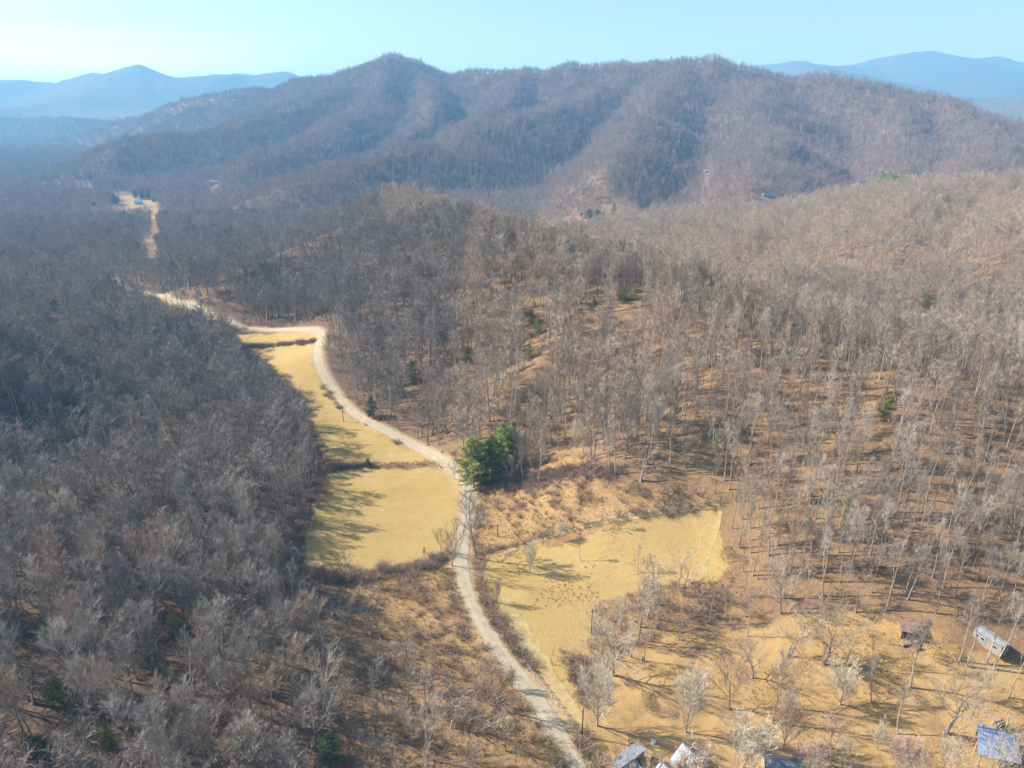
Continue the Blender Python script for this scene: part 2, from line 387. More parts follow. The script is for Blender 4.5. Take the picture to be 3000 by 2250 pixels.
hay = mixc(ramp(n_pat, (0.60, (0, 0, 0)), (0.70, (0.55, 0.55, 0.55))), hay, ramp(n_fine, (0.3, (0.27, 0.20, 0.08)), (0.7, (0.36, 0.27, 0.11))))
hay = mixc(ramp(noise(0.16, 4, 0.6), (0.42, (0, 0, 0)), (0.66, (0.6, 0.6, 0.6))), hay, ramp(n_mid, (0.4, (0.33, 0.26, 0.12)), (0.6, (0.50, 0.41, 0.21))))
hay = mixc(0.35, hay, ramp(noise(1.6, 5, 0.75), (0.35, (0.30, 0.21, 0.08)), (0.65, (0.53, 0.39, 0.17))))
rough_c = mixc(0.6, ramp(n_mid, (0.33, (0.20, 0.105, 0.055)), (0.5, (0.35, 0.215, 0.10)), (0.66, (0.43, 0.285, 0.13))),
               ramp(n_fine, (0.3, (0.19, 0.11, 0.06)), (0.55, (0.37, 0.24, 0.11)), (0.75, (0.50, 0.37, 0.20))))
lawn_c = mixc(0.5, ramp(n_mid, (0.3, (0.26, 0.17, 0.065)), (0.5, (0.42, 0.265, 0.11)), (0.7, (0.50, 0.345, 0.17))),
              ramp(n_gr, (0.3, (0.25, 0.15, 0.06)), (0.5, (0.42, 0.28, 0.12)), (0.72, (0.52, 0.39, 0.20))))
lawn_c = mixc(ramp(noise(0.11, 5, 0.65), (0.50, (0, 0, 0)), (0.64, (0.75, 0.75, 0.75))), lawn_c, ramp(n_fine, (0.3, (0.17, 0.115, 0.06)), (0.7, (0.30, 0.21, 0.12))))
clear_c = ramp(n_fine, (0.3, (0.27, 0.18, 0.10)), (0.6, (0.40, 0.28, 0.16)))
verge_c = ramp(n_fine, (0.3, (0.34, 0.24, 0.13)), (0.65, (0.50, 0.38, 0.22)))
# beyond the planted woods the forest cover is only colour and relief
far_c = mixc(0.5, ramp(n_big, (0.3, (0.085, 0.075, 0.07)), (0.7, (0.16, 0.125, 0.10))), ramp(noise(0.05, 8, 0.7), (0.3, (0.07, 0.065, 0.06)), (0.7, (0.18, 0.15, 0.13))))
sx = n.new('ShaderNodeVectorMath'); sx.operation = 'LENGTH'; l.new(geo.outputs['Position'], sx.inputs[0])
fr = n.new('ShaderNodeMapRange'); fr.inputs['From Min'].default_value = 3000; fr.inputs['From Max'].default_value = 3900; l.new(sx.outputs['Value'], fr.inputs['Value'])
n_edge = noise(0.8, 5, 0.7)
def soft(name, amt=1.1):
    """broken, grassy transition: the mask plus noise, thresholded softly"""
    a = n.new('ShaderNodeMath'); a.operation = 'MULTIPLY_ADD'; l.new(n_edge, a.inputs[0]); a.inputs[1].default_value = amt; a.inputs[2].default_value = -amt * 0.5
    b = n.new('ShaderNodeMath'); b.operation = 'ADD'; l.new(attr(name), b.inputs[0]); l.new(a.outputs[0], b.inputs[1])
    m_ = n.new('ShaderNodeMapRange'); m_.inputs['From Min'].default_value = 0.3; m_.inputs['From Max'].default_value = 0.7; l.new(b.outputs[0], m_.inputs['Value']); return m_.outputs[0]
hay = mixc(1.0, hay, ramp(n_big, (0.3, (1.0, 0.96, 0.88)), (0.7, (0.93, 0.91, 0.82))), 'MULTIPLY')
px2 = n.new('ShaderNodeMapRange'); px2.inputs['From Min'].default_value = 2; px2.inputs['From Max'].default_value = 14; l.new(px_.outputs['X'], px2.inputs['Value'])
pm = n.new('ShaderNodeMath'); pm.operation = 'MULTIPLY'; l.new(px2.outputs[0], pm.inputs[0]); l.new(ramp(noise(0.13, 6, 0.7), (0.42, (0.12, 0.12, 0.12)), (0.62, (0.85, 0.85, 0.85))), pm.inputs[1])
hay = mixc(pm.outputs[0], hay, ramp(n_fine, (0.3, (0.30, 0.19, 0.08)), (0.7, (0.45, 0.32, 0.15))))
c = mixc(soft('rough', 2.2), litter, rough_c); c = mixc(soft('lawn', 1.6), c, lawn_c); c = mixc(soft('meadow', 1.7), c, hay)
fm = n.new('ShaderNodeMapRange'); fm.inputs['From Min'].default_value = 750; fm.inputs['From Max'].default_value = 1500; l.new(sx.outputs['Value'], fm.inputs['Value'])
c = mixc(fm.outputs[0], c, ramp(n_mid, (0.3, (0.13, 0.10, 0.085)), (0.7, (0.24, 0.165, 0.12))))
c = mixc(attr('clear'), c, clear_c); c = mixc(attr('verge'), c, verge_c); c = mixc(fr.outputs[0], c, far_c)
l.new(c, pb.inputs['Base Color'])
bp = n.new('ShaderNodeBump'); bp.inputs['Strength'].default_value = 0.6; bp.inputs['Distance'].default_value = 0.4
l.new(noise(2.4, 4, 0.7), bp.inputs['Height']); l.new(bp.outputs['Normal'], pb.inputs['Normal'])
me.materials.append(gm)
go = link(bpy.data.objects.new('ground', me)); tag(go, 'wooded valley floor and hills with straw coloured meadows and leaf litter', 'ground', kind='structure')

# ------------------------------------------------------------------ gravel road and tracks
def ribbon(name, L, half, m, lift, cols=(-1, -0.8, -0.6, -0.4, -0.2, 0, 0.2, 0.4, 0.6, 0.8, 1), crown=0.06, jit=0.25):
    L = np.asarray(L); d = np.gradient(L, axis=0); d /= np.linalg.norm(d, axis=1)[:, None] + 1e-9
    nx = np.stack([d[:, 1], -d[:, 0]], 1); V = []
    for i in range(len(L)):
        for c_ in cols:
            w = half * c_ + (jit * (vn(np.array([L[i, 0]]), np.array([L[i, 1]]), 3.0, 5 if c_ > 0 else 6)[0] - 0.5) * 2 if abs(c_) == 1 else 0)
            x, y = L[i] + nx[i] * w
            V.append((x, y, float(zat(x, y)) + lift + crown * (1 - c_ * c_)))
    k = len(cols); F = [(i*k+j, (i+1)*k+j, (i+1)*k+j+1, i*k+j+1) for i in range(len(L)-1) for j in range(k-1)]
    b = MB(); b.v = V; b.f = [f[::-1] for f in F]; ob = b.build(name, m)
    a = ob.data.attributes.new('across', 'FLOAT', 'POINT'); a.data.foreach_set('value', np.array(list(cols) * len(L), dtype=np.float32)); return ob
grav = bpy.data.materials.new('pale_gravel'); grav.use_nodes = True
n = grav.node_tree.nodes; l = grav.node_tree.links; pb = n['Principled BSDF']; pb.inputs['Roughness'].default_value = 0.95
geo = n.new('ShaderNodeNewGeometry')
g1 = ramp(noise(0.25, 6, 0.7), (0.3, (0.31, 0.265, 0.18)), (0.55, (0.41, 0.36, 0.26)), (0.75, (0.48, 0.43, 0.33)))
g2 = ramp(noise(2.5, 5, 0.7), (0.3, (0.25, 0.21, 0.14)), (0.65, (0.46, 0.39, 0.28)))
gmix = mixc(0.45, g1, g2)
ab = n.new('ShaderNodeMath'); ab.operation = 'ABSOLUTE'; l.new(attr('across'), ab.inputs[0])
rut = ramp(ab.outputs[0], (0.0, (0.75, 0.75, 0.75)), (0.22, (0.35, 0.35, 0.35)), (0.38, (0, 0, 0)), (0.62, (0, 0, 0)), (0.85, (0.45, 0.45, 0.45)), (1.0, (0.9, 0.9, 0.9)))
rm = n.new('ShaderNodeMixRGB'); rm.blend_type = 'MULTIPLY'; rm.inputs['Fac'].default_value = 1; l.new(rut, rm.inputs['Color1']); l.new(ramp(noise(0.7, 5, 0.7), (0.4, (0.1, 0.1, 0.1)), (0.6, (1, 1, 1))), rm.inputs['Color2'])
l.new(mixc(rm.outputs['Color'], gmix, ramp(noise(1.5, 4), (0.3, (0.26, 0.21, 0.10)), (0.7, (0.36, 0.29, 0.14)))), pb.inputs['Base Color'])
o = ribbon('gravel_road', ROAD, 1.95, grav, 0.10); tag(o, 'pale gravel lane winding past the meadows up the valley', 'road', kind='structure')
track_m = mat('worn_track', [(0.33, 0.245, 0.11), (0.44, 0.33, 0.16)], 0.8)
TR1 = spline([ground(u, v) for u, v in [(1255,1585),(1215,1510),(1175,1440),(1135,1370),(1105,1330),(1085,1290)]], 1.5)
o = ribbon('farm_track', TR1, 1.9, track_m, 0.07, jit=0.7, crown=0); tag(o, 'mown grass strip beside the rail fence and lane', 'track', kind='structure')
TR2 = spline([ground(u, v) for u, v in [(1556,1092),(1475,1100),(1360,1118),(1237,1143),(1164,1168),(1050,1203)]], 1.5)
o = ribbon('field_track', TR2, 1.0, track_m, 0.07, jit=0.3, crown=0); tag(o, 'worn earth path following the pasture fence', 'track', kind='structure')
TR3 = spline([ground(u, v) for u, v in [(1556,1105),(1545,1150),(1530,1200),(1520,1260)]], 1.5)
o = ribbon('pasture_track', TR3, 0.7, mat('faint_track', [(0.34, 0.25, 0.10), (0.42, 0.31, 0.14)], 0.8), 0.04, jit=0.3, crown=0); tag(o, 'faint wheel track along the edge of the upper pasture', 'track', kind='structure')
TR4 = spline([ground(u, v) for u, v in [(1168,481),(1200,483),(1240,482),(1288,480)]], 4)
o = ribbon('valley_road', TR4, 2.6, grav, 0.25); tag(o, 'short pale stretch of road below the far mountain', 'road', kind='structure')

# ------------------------------------------------------------------ tree makers
def rdir(rg, up=0.0):
    v = Vector((rg.gauss(0, 1), rg.gauss(0, 1), rg.gauss(0, 1) + up)); return v.normalized()
def twig(mb, p, d, L, w, rg):
    s = d.cross(rdir(rg)); s.normalize(); q = p + d * L + rdir(rg) * L * 0.12
    mb.add([p - s * w, p + s * w, q], [(0, 1, 2)])
def bare_tree(seed, H, form, lod):
    """returns (trunk MB, crown MB); form: tall, spread, fan, thin"""
    rg = random.Random(seed); T = MB(); C = MB()
    F = dict(tall=(0.30, 0.72, 0.42, 0.45), spread=(0.22, 0.98, 0.52, 0.25), fan=(0.12, 0.55, 0.62, 0.75), thin=(0.48, 0.62, 0.30, 0.55))[form]
    base, ang, lenf, rise = F
    r0 = H * (0.0135 if form != 'thin' else 0.0112)
    if form == 'spread': r0 *= 1.35
    ns = [7, 5, 3][lod]; sides = [6, 4, 3][lod]
    if lod == 2: r0 *= 1.5
    p = Vector((0, 0, -0.4)); d = Vector((rg.gauss(0, .03), rg.gauss(0, .03), 1)).normalized()
    top = H * (0.9 if form in ('tall', 'thin') else 0.62 if form == 'spread' else 0.5)
    pts = [p.copy()]; wob = 0.05 if form != 'spread' else 0.12
    for i in range(ns):
        d = (d + Vector((rg.gauss(0, wob), rg.gauss(0, wob), 0.06))).normalized(); p = p + d * (top / ns); pts.append(p.copy())
    rad = [r0 * (1.25 if i == 0 else (1 - 0.82 * i / ns)) for i in range(ns + 1)]
    T.tube(pts, rad, sides)
    def on(t):
        x = t * ns; i = min(int(x), ns - 1); f = x - i; return pts[i].lerp(pts[i + 1], f), (pts[i+1]-pts[i]).normalized(), rad[i] * (1-f) + rad[i+1] * f
    nl = [dict(tall=17, spread=15, fan=17, thin=11), dict(tall=14, spread=13, fan=13, thin=9), dict(tall=6, spread=6, fan=6, thin=4)][lod][form]
    tw_n = [7, 6, 5][lod]; tw_w = H / 20 * [0.018, 0.036, 0.12][lod]; 
    az = rg.uniform(0, 6.28)
    for k in range(nl):
        t = base + (1 - base) * ((k + rg.uniform(0, 0.8)) / nl) ** (0.8 if form != 'fan' else 1.3)
        t = min(t, 1.0); q, td, tr = on(t); az += 2.4 + rg.gauss(0, 0.4)
        a = ang * rg.uniform(0.7, 1.25) * (1.15 - 0.4 * t)
        od = Vector((math.cos(az), math.sin(az), 0)); bd = (td * math.cos(a) + od * math.sin(a)).normalized()
        if form in ('tall', 'thin'): L = H * lenf * (1.15 - 0.75 * (t - base) / (1 - base)) * rg.uniform(0.6, 1.1)
        elif form == 'spread': L = H * lenf * rg.uniform(0.6, 1.1)
        else: L = H * lenf * rg.uniform(0.75, 1.0)
        br = max(tr * rg.uniform(0.35, 0.6), 0.03); n1 = [5, 3, 2][lod]; bp_ = [q.copy()]; dd = bd.copy()
        for i in range(n1):
            dd = (dd + rdir(rg) * 0.16 + Vector((0, 0, 0.10 + 0.16 * rise))).normalized(); q = q + dd * (L / n1); bp_.append(q.copy())
        (T if lod == 0 and br > 0.07 else C).tube(bp_, [br * (1 - 0.85 * i / n1) for i in range(n1 + 1)], [4, 3, 3][lod], cap=False)
        n2 = [dict(fan=14, spread=11, tall=8, thin=7)[form], 6, 0][lod]
        subs = []
        for i in range(n2):
            tt = 0.25 + 0.75 * (i + rg.random() * 0.7) / n2; x = min(tt, 0.999) * n1; j = int(x)
            s = bp_[j].lerp(bp_[j + 1], x - j); ax = (bp_[j + 1] - bp_[j]).normalized()
            sd = (ax * 0.75 + rdir(rg) * 0.62 + Vector((0, 0, 0.18 + 0.25 * rise))).normalized(); sl = L * rg.uniform(0.25, 0.45) * (1.15 - 0.5 * tt)
            e = s + sd * sl; m = s.lerp(e, 0.5) + rdir(rg) * sl * 0.07; sr = max(br * 0.32 * (1.2 - tt), 0.018)
            if lod == 0: C.tube([s, m, e], [sr, sr * 0.6, 0.008], 3, cap=False)
            else: C.add([s - Vector((sr, 0, 0)), s + Vector((0, sr, 0)) , e], [(0, 1, 2)])
            subs.append((s, m, e, sl))
        if lod == 0:
            for s, m, e, sl in subs:
                for i in range(tw_n + dict(fan=15, spread=10, tall=9, thin=5)[form]):
                    f = rg.uniform(0.1, 1); w0 = s.lerp(m, f * 2) if f < 0.5 else m.lerp(e, f * 2 - 1)
                    td_ = ((e - s).normalized() * 1.0 + rdir(rg) * 0.6 + Vector((0, 0, 0.25))).normalized(); tl = H / 20 * rg.uniform(0.7, 1.7)
                    twig(C, w0, td_, tl, tw_w * (1.5 if form == 'fan' else 1), rg)
                    if rg.random() < 0.55: twig(C, w0 + td_ * tl * 0.4, (td_ + rdir(rg) * 0.7).normalized(), tl * 0.6, tw_w * 0.7, rg)
        elif lod == 1:
            for s, m, e, sl in subs:
                for i in range(tw_n + 3):
                    w0 = s.lerp(e, rg.uniform(0.1, 1)); td_ = ((e - s).normalized() * 0.8 + rdir(rg) * 0.75 + Vector((0, 0, 0.2))).normalized()
                    twig(C, w0, td_, H / 20 * rg.uniform(0.8, 2.0), tw_w, rg)
        else:
            for i in range(16):
                f = rg.uniform(0.3, 1) * n1 * 0.999; j = int(f); w0 = bp_[j].lerp(bp_[j + 1], f - j)
                td_ = ((bp_[j+1] - bp_[j]).normalized() * 0.6 + rdir(rg) * 0.8 + Vector((0, 0, 0.35))).normalized()
                twig(C, w0, td_, H / 20 * rg.uniform(1.6, 3.4), tw_w, rg)
    return T, C
def shrub(seed, H, n_=60, w=0.03):
    rg = random.Random(seed); C = MB()
    for i in range(n_):
        a = rg.uniform(0, 6.28); r = abs(rg.gauss(0, 0.28)) * H; p = Vector((math.cos(a) * r, math.sin(a) * r, 0))
        d = (Vector((math.cos(a) * 0.55, math.sin(a) * 0.55, 1)) + rdir(rg) * 0.35).normalized(); L = H * rg.uniform(0.5, 1.0)
        twig(C, p, d, L, w, rg)
        for k in range(3):
            f = rg.uniform(0.3, 0.9); twig(C, p + d * L * f, (d + rdir(rg) * 0.9).normalized(), L * 0.4, w * 0.8, rg)
    return C
def needles(mb, p, s, rg, k):
    for _ in range(k):
        c_ = p + rdir(rg) * s * rg.random(); a = rdir(rg) * s * 0.42; b = rdir(rg, 0.6) * s * 0.42
        mb.add([c_ - a, c_ + a * 0.6 + b * 0.2, c_ + b], [(0, 1, 2)])
def pine(seed, H, width, low=0.12, dens=1.0, size=0.5):
    rg = random.Random(seed); T = MB(); C = MB()
    pts = [Vector((rg.gauss(0, .012) * H * i / 6, rg.gauss(0, .012) * H * i / 6, -0.3 + H * i / 6 * 1.0)) for i in range(7)]
    T.tube(pts, [H * 0.014 * (1.1 - i / 6.2) for i in range(7)], 6)
    z = H * low
    while z < H * 0.97:
        t = (z / H - low) / (1 - low); prof = (math.sin(math.pi * min(1, 0.22 + t * 0.80)) ** 0.8) * (1 - 0.25 * t)
        R_ = width * 0.5 * prof * rg.uniform(0.8, 1.15) + 0.25
        for b in range(rg.choice((5, 6, 7))):
            a = rg.uniform(0, 6.28); L = R_ * rg.uniform(0.6, 1.12); up = 0.05 + 0.45 * t
            d = Vector((math.cos(a), math.sin(a), up)).normalized(); p = Vector((pts[0].x * 0, 0, z))
            e = p + d * L; m = p.lerp(e, 0.5) - Vector((0, 0, L * 0.05)); T.tube([p, m, e], [0.05 * H / 15, 0.03, 0.01], 3, cap=False)
            k = max(2, int(L / (size * 0.75)))
            for i in range(k):
                f = 0.25 + 0.75 * (i + rg.random()) / k
                q = p.lerp(e, min(f, 1.0)) + Vector((rg.gauss(0, .25), rg.gauss(0, .25), rg.gauss(0, .12))) * size
                needles(C, q, size, rg, max(3, int(13 * dens)))
        z += max(0.45, H * 0.042) * rg.uniform(0.8, 1.2)
    needles(C, Vector((0, 0, H)), size * 0.7, rg, 14)
    return T, C
def cedar(seed, H, W, size=0.3, n_=900):
    rg = random.Random(seed); T = MB(); C = MB()
    T.tube([(0, 0, -0.3), (0, 0, H * 0.5), (0, 0, H * 0.9)], [0.09, 0.06, 0.02], 5)
    for i in range(n_):
        t = rg.random() ** 0.85; R_ = W * 0.5 * (math.sin(math.pi * min(1.0, 0.16 + t * 0.82)) ** 0.65); a = rg.uniform(0, 6.28)
        lump = 1 + 0.22 * math.sin(3 * a + seed + 5 * t) + 0.12 * math.sin(7 * a - 9 * t + seed)
        r = R_ * lump * (0.55 + 0.45 * rg.random() ** 0.5)
        needles(C, Vector((math.cos(a) * r, math.sin(a) * r, H * (0.05 + 0.93 * t))), size, rg, 2)
    return T, C

# ------------------------------------------------------------------ materials for plants
bark = mat('grey_bark', [(0.22, 0.19, 0.165), (0.40, 0.355, 0.31)], 1.5, 0.95, rnd=[(0.75, 0.75, 0.78), (1.15, 1.1, 1.0), (0.85, 0.85, 0.85), (1.35, 1.3, 1.2)])
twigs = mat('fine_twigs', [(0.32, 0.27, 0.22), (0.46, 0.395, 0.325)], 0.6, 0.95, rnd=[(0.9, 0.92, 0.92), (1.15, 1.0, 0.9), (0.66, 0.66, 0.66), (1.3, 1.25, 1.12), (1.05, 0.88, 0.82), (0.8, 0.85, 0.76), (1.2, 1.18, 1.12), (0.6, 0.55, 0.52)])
shade_tw = mat('shade_toned_twigs', [(0.235, 0.205, 0.18), (0.36, 0.32, 0.285)], 0.6, 0.95, rnd=[(0.9, 0.92, 0.95), (1.1, 1.0, 0.93), (0.6, 0.6, 0.62), (1.3, 1.26, 1.18), (0.95, 0.85, 0.8), (0.8, 0.86, 0.78), (1.15, 1.15, 1.12), (0.55, 0.52, 0.5)])  # darker, cooler twig colour standing in for shade in the left woods
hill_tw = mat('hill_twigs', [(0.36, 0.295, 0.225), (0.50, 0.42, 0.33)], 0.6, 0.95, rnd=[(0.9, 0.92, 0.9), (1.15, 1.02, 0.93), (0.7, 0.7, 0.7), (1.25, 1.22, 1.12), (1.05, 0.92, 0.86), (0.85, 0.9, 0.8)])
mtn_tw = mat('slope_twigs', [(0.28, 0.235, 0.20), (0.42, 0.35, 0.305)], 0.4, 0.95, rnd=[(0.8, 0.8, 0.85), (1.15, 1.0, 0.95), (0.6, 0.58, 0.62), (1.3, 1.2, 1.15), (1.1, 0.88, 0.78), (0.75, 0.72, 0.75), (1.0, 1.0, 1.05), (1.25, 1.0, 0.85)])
pale_tw = mat('pale_twigs', [(0.52, 0.46, 0.34), (0.66, 0.60, 0.46)], 0.6, 0.95)
pale_bark = mat('pale_bark', [(0.28, 0.25, 0.20), (0.46, 0.42, 0.35)], 1.2, 0.95)
tan_tw = mat('tan_twigs', [(0.58, 0.36, 0.18), (0.70, 0.48, 0.27)], 0.6, 0.95)
pink_tw = mat('reddish_twigs', [(0.46, 0.32, 0.27), (0.58, 0.43, 0.36)], 0.6, 0.95)
dark_tw = mat('dark_twigs', [(0.22, 0.17, 0.15), (0.32, 0.26, 0.22)], 0.6, 0.95)
straight_bark = mat('straight_trunk_bark', [(0.30, 0.25, 0.195), (0.48, 0.415, 0.33)], 1.2, 0.95, rnd=[(0.8, 0.8, 0.8), (1.1, 1.05, 1.0)])  # lighter bark of the slim, straight-trunked trees
brush_m = mat('brush_twigs', [(0.27, 0.215, 0.17), (0.38, 0.31, 0.245)], 0.8, 0.95, rnd=[(0.85, 0.8, 0.8), (1.25, 1.1, 0.9), (1.0, 0.95, 0.95)])
grass_m = mat('dry_grass', [(0.48, 0.36, 0.15), (0.62, 0.49, 0.24)], 0.8, 0.95, rnd=[(0.8, 0.75, 0.7), (1.1, 1.08, 1.0), (1.0, 0.85, 0.7)])
needle_m = mat('pine_needles', [(0.20, 0.25, 0.06), (0.38, 0.43, 0.13)], 0.45, 0.8, rnd=[(0.9, 0.9, 1.0), (1.15, 1.1, 0.9)])
needle_far = mat('bluish_needles', [(0.07, 0.11, 0.05), (0.13, 0.19, 0.08)], 0.45, 0.8)
yneedle_m = mat('yellowish_needles', [(0.15, 0.20, 0.04), (0.24, 0.29, 0.07)], 0.5, 0.8)
cedar_m = mat('cedar_leaves', [(0.06, 0.085, 0.02), (0.13, 0.15, 0.035)], 1.2, 0.8)
gold_m = mat('golden_leaves', [(0.46, 0.30, 0.07), (0.60, 0.42, 0.13)], 1.0, 0.9)

# ------------------------------------------------------------------ scatter trees over the hills
rng = np.random.default_rng(11)
def jgrid(x0, x1, y0, y1, s):
    gx, gy = np.meshgrid(np.arange(x0, x1, s), np.arange(y0, y1, s)); gx = gx + rng.uniform(-.48, .48, gx.shape) * s; gy = gy + rng.uniform(-.48, .48, gy.shape) * s
    return gx.ravel(), gy.ravel()
def fov(x, y, m=30):                         # seen sector with a margin on both sides
    return np.abs(x) < y * 0.80 + m + 30
def opened(x, y, name, offs, p=1.0):
    """trees on the camera side whose crowns would stand over an opening"""
    r = np.hypot(x, y); m = np.zeros(x.shape, bool)
    for o_ in offs: m |= mask(name, x * (1 + o_), y * (1 + o_)) & (rng.random(len(x)) < p)
    return m
def openness(x, y, buf=0.0):
    sc2 = np.zeros(x.shape, bool)
    for P in REG['rough'][3:5]: sc2 |= inpoly(x, y, P)
    a = mask('meadow', x, y, 2.0) | mask('meadow', x + 3.5, y, 2.0) | mask('meadow', x - 3, y, 2.0) | mask('clear', x, y, 1.5) | mask('lawn', x, y, 2.0) | (mask('rough', x, y, 2.0) & ~sc2)
    return a
HAND_UV = []
def tree_points():
    # near woods
    x, y = jgrid(-420, 460, 55, 470, 4.1); k = fov(x, y); x, y = x[k], y[k]
    k = (~openness(x, y) | (mask('lawn', x, y, 2.0) & (rng.random(len(x)) < 0.24))) & (dist_line(x, y, ROAD) > np.where(y > 330, 7.5, 4.2)) & (dist_line(x, y, TR2) > 2.5) & ~opened(x, y, 'meadow', (.03, .06, .09, .12), np.where(x < 0, 0.85, 0.4)); x, y = x[k], y[k]
    rr_ = np.hypot(x, y); k = (y < 240) | ((dist_line(x * 1.035, y * 1.035, ROAD) > 7) & (dist_line(x * 1.07, y * 1.07, ROAD) > 7) & (dist_line(x * 1.10, y * 1.10, ROAD) > 5)) | (rng.random(len(x)) < 0.22); x, y = x[k], y[k]
    u, v, dep = proj(x, y, zat(x, y))
    dens = 0.80 + 0.55 * fbm(x, y, 42, 91, 3)
    right = (u > 1000) & (v < 1460); dens = np.where(right, dens * 0.98, dens * 0.82)
    scrub = (u > 700) & (u < 1250) & (v > 1230); dens = np.where(scrub, dens * 1.05, dens)
    bottomright = (u > 1250) & (v > 1330); dens = np.where(bottomright, dens * 0.7, dens)
    k = rng.random(len(x)) < dens; return x[k], y[k]
NX, NY = tree_points(); NZ = zat(NX, NY)
x, y = jgrid(-1000, 1000, 470, 1250, 6.6); k = fov(x, y, 60); x, y = x[k], y[k]
k = ~openness(x, y) & (dist_line(x, y, ROAD) > 4.0) & ~opened(x, y, 'clear', (.02, .04, .06, .08, .10, .12), 0.75) & (rng.random(len(x)) < 0.72 + 0.3 * fbm(x, y, 60, 95, 3))
MX, MY = x[k], y[k]; MZ = zat(MX, MY)
x, y = jgrid(-2700, 2700, 1250, 2650, 11.0); k = fov(x, y, 100); x, y = x[k], y[k]
k = (rng.random(len(x)) < 0.9 + 0.3 * fbm(x, y, 70, 97, 3)) & ~mask('clear', x, y) & ~opened(x, y, 'clear', (.03, .06, .09), 0.7)
fx1, fy1 = x[k], y[k]
x, y = jgrid(-3400, 3000, 2650, 4200, 19.0); k = fov(x, y, 100); x, y = x[k], y[k]; fx2, fy2 = x, y
FX = np.concatenate([fx1, fx2]); FY = np.concatenate([fy1, fy2]); FZ = zat(FX, FY)
def visible(x, y, z, h):
    """drop far trees that a hill hides completely (60 m of slack for other viewpoints)"""
    ok = np.ones(len(x), bool); zt = z + h + 25
    for t in np.linspace(0.25, 0.97, 40):
        g = zat(x * t, y * t); line = CAMZ + (zt - CAMZ) * t; ok &= g < line + 6
    return ok
k = visible(FX, FY, FZ, 22); FX, FY, FZ = FX[k], FY[k], FZ[k]
k = visible(MX, MY, MZ, 22); MX, MY, MZ = MX[k], MY[k], MZ[k]

# kinds of the near trees by place
u, v, dep = proj(NX, NY, NZ)
rr = rng.random(len(NX)); form = np.where(rr < 0.55, 0, np.where(rr < 0.82, 1, 2))     # 0 tall 1 spread 2 thin
rightw = (u > 1500) & (v > 820) & (v < 1460)
form = np.where(rightw, np.where(rr < 0.72, 2, np.where(rr < 0.93, 0, 1)), form)
mid = (u > 1000) & (v > 620) & (v < 1000) & ~rightw; form = np.where(mid & (rr > 0.45), 2, form)
hgt = np.where(form == 0, 19, np.where(form == 1, 16, 20)) * rng.uniform(0.62, 1.14, len(NX))
young = (u > 700) & (u < 1250) & (v > 1230); hgt = np.where(young, hgt * rng.uniform(0.3, 0.78, len(NX)), hgt)
hgt = np.where((u < 700) & (v > 1000), hgt * 0.88, hgt)
hgt = np.where(rightw, hgt * 0.92, hgt)
edge = (u > 1250) & (v > 1330) & (v < 1440); hgt = np.where(edge, hgt * 0.75, hgt)

# ------------------------------------------------------------------ named trees placed one by one
PROTO = {}
def proto(form_, k, lod=0):
    key = (form_, k, lod)
    if key not in PROTO:
        T, C = bare_tree(101 + 13 * k + len(form_) * 7, 20.0, form_, lod)
        tb, cb = (straight_bark, twigs) if form_ == 'thin' else (bark, twigs)
        PROTO[key] = (T.mesh('trunk', tb), C.mesh('crown', cb))
    return PROTO[key]
_cache = {}
def remat(me_, m):
    key = (me_.name, m.name)
    if key not in _cache:
        c_ = me_.copy(); c_.materials.clear(); c_.materials.append(m); _cache[key] = c_
    return _cache[key]
def put_tree(x, y, H, form_, k, label, group=None, cm=None, bm_=None, name='bare_tree', rz=None, wide=1.0):
    root = empty(name, (x, y, float(zat(x, y))), rz if rz is not None else random.uniform(0, 6.28), 1.0)
    root.scale = (H / 20 * wide, H / 20 * wide, H / 20)
    t, c_ = proto(form_, k)
    if bm_: t = remat(t, bm_)
    if cm: c_ = remat(c_, cm)
    link(bpy.data.objects.new('trunk', t), root); link(bpy.data.objects.new('crown', c_), root)
    tag(root, label, 'tree', group); return root
random.seed(3)
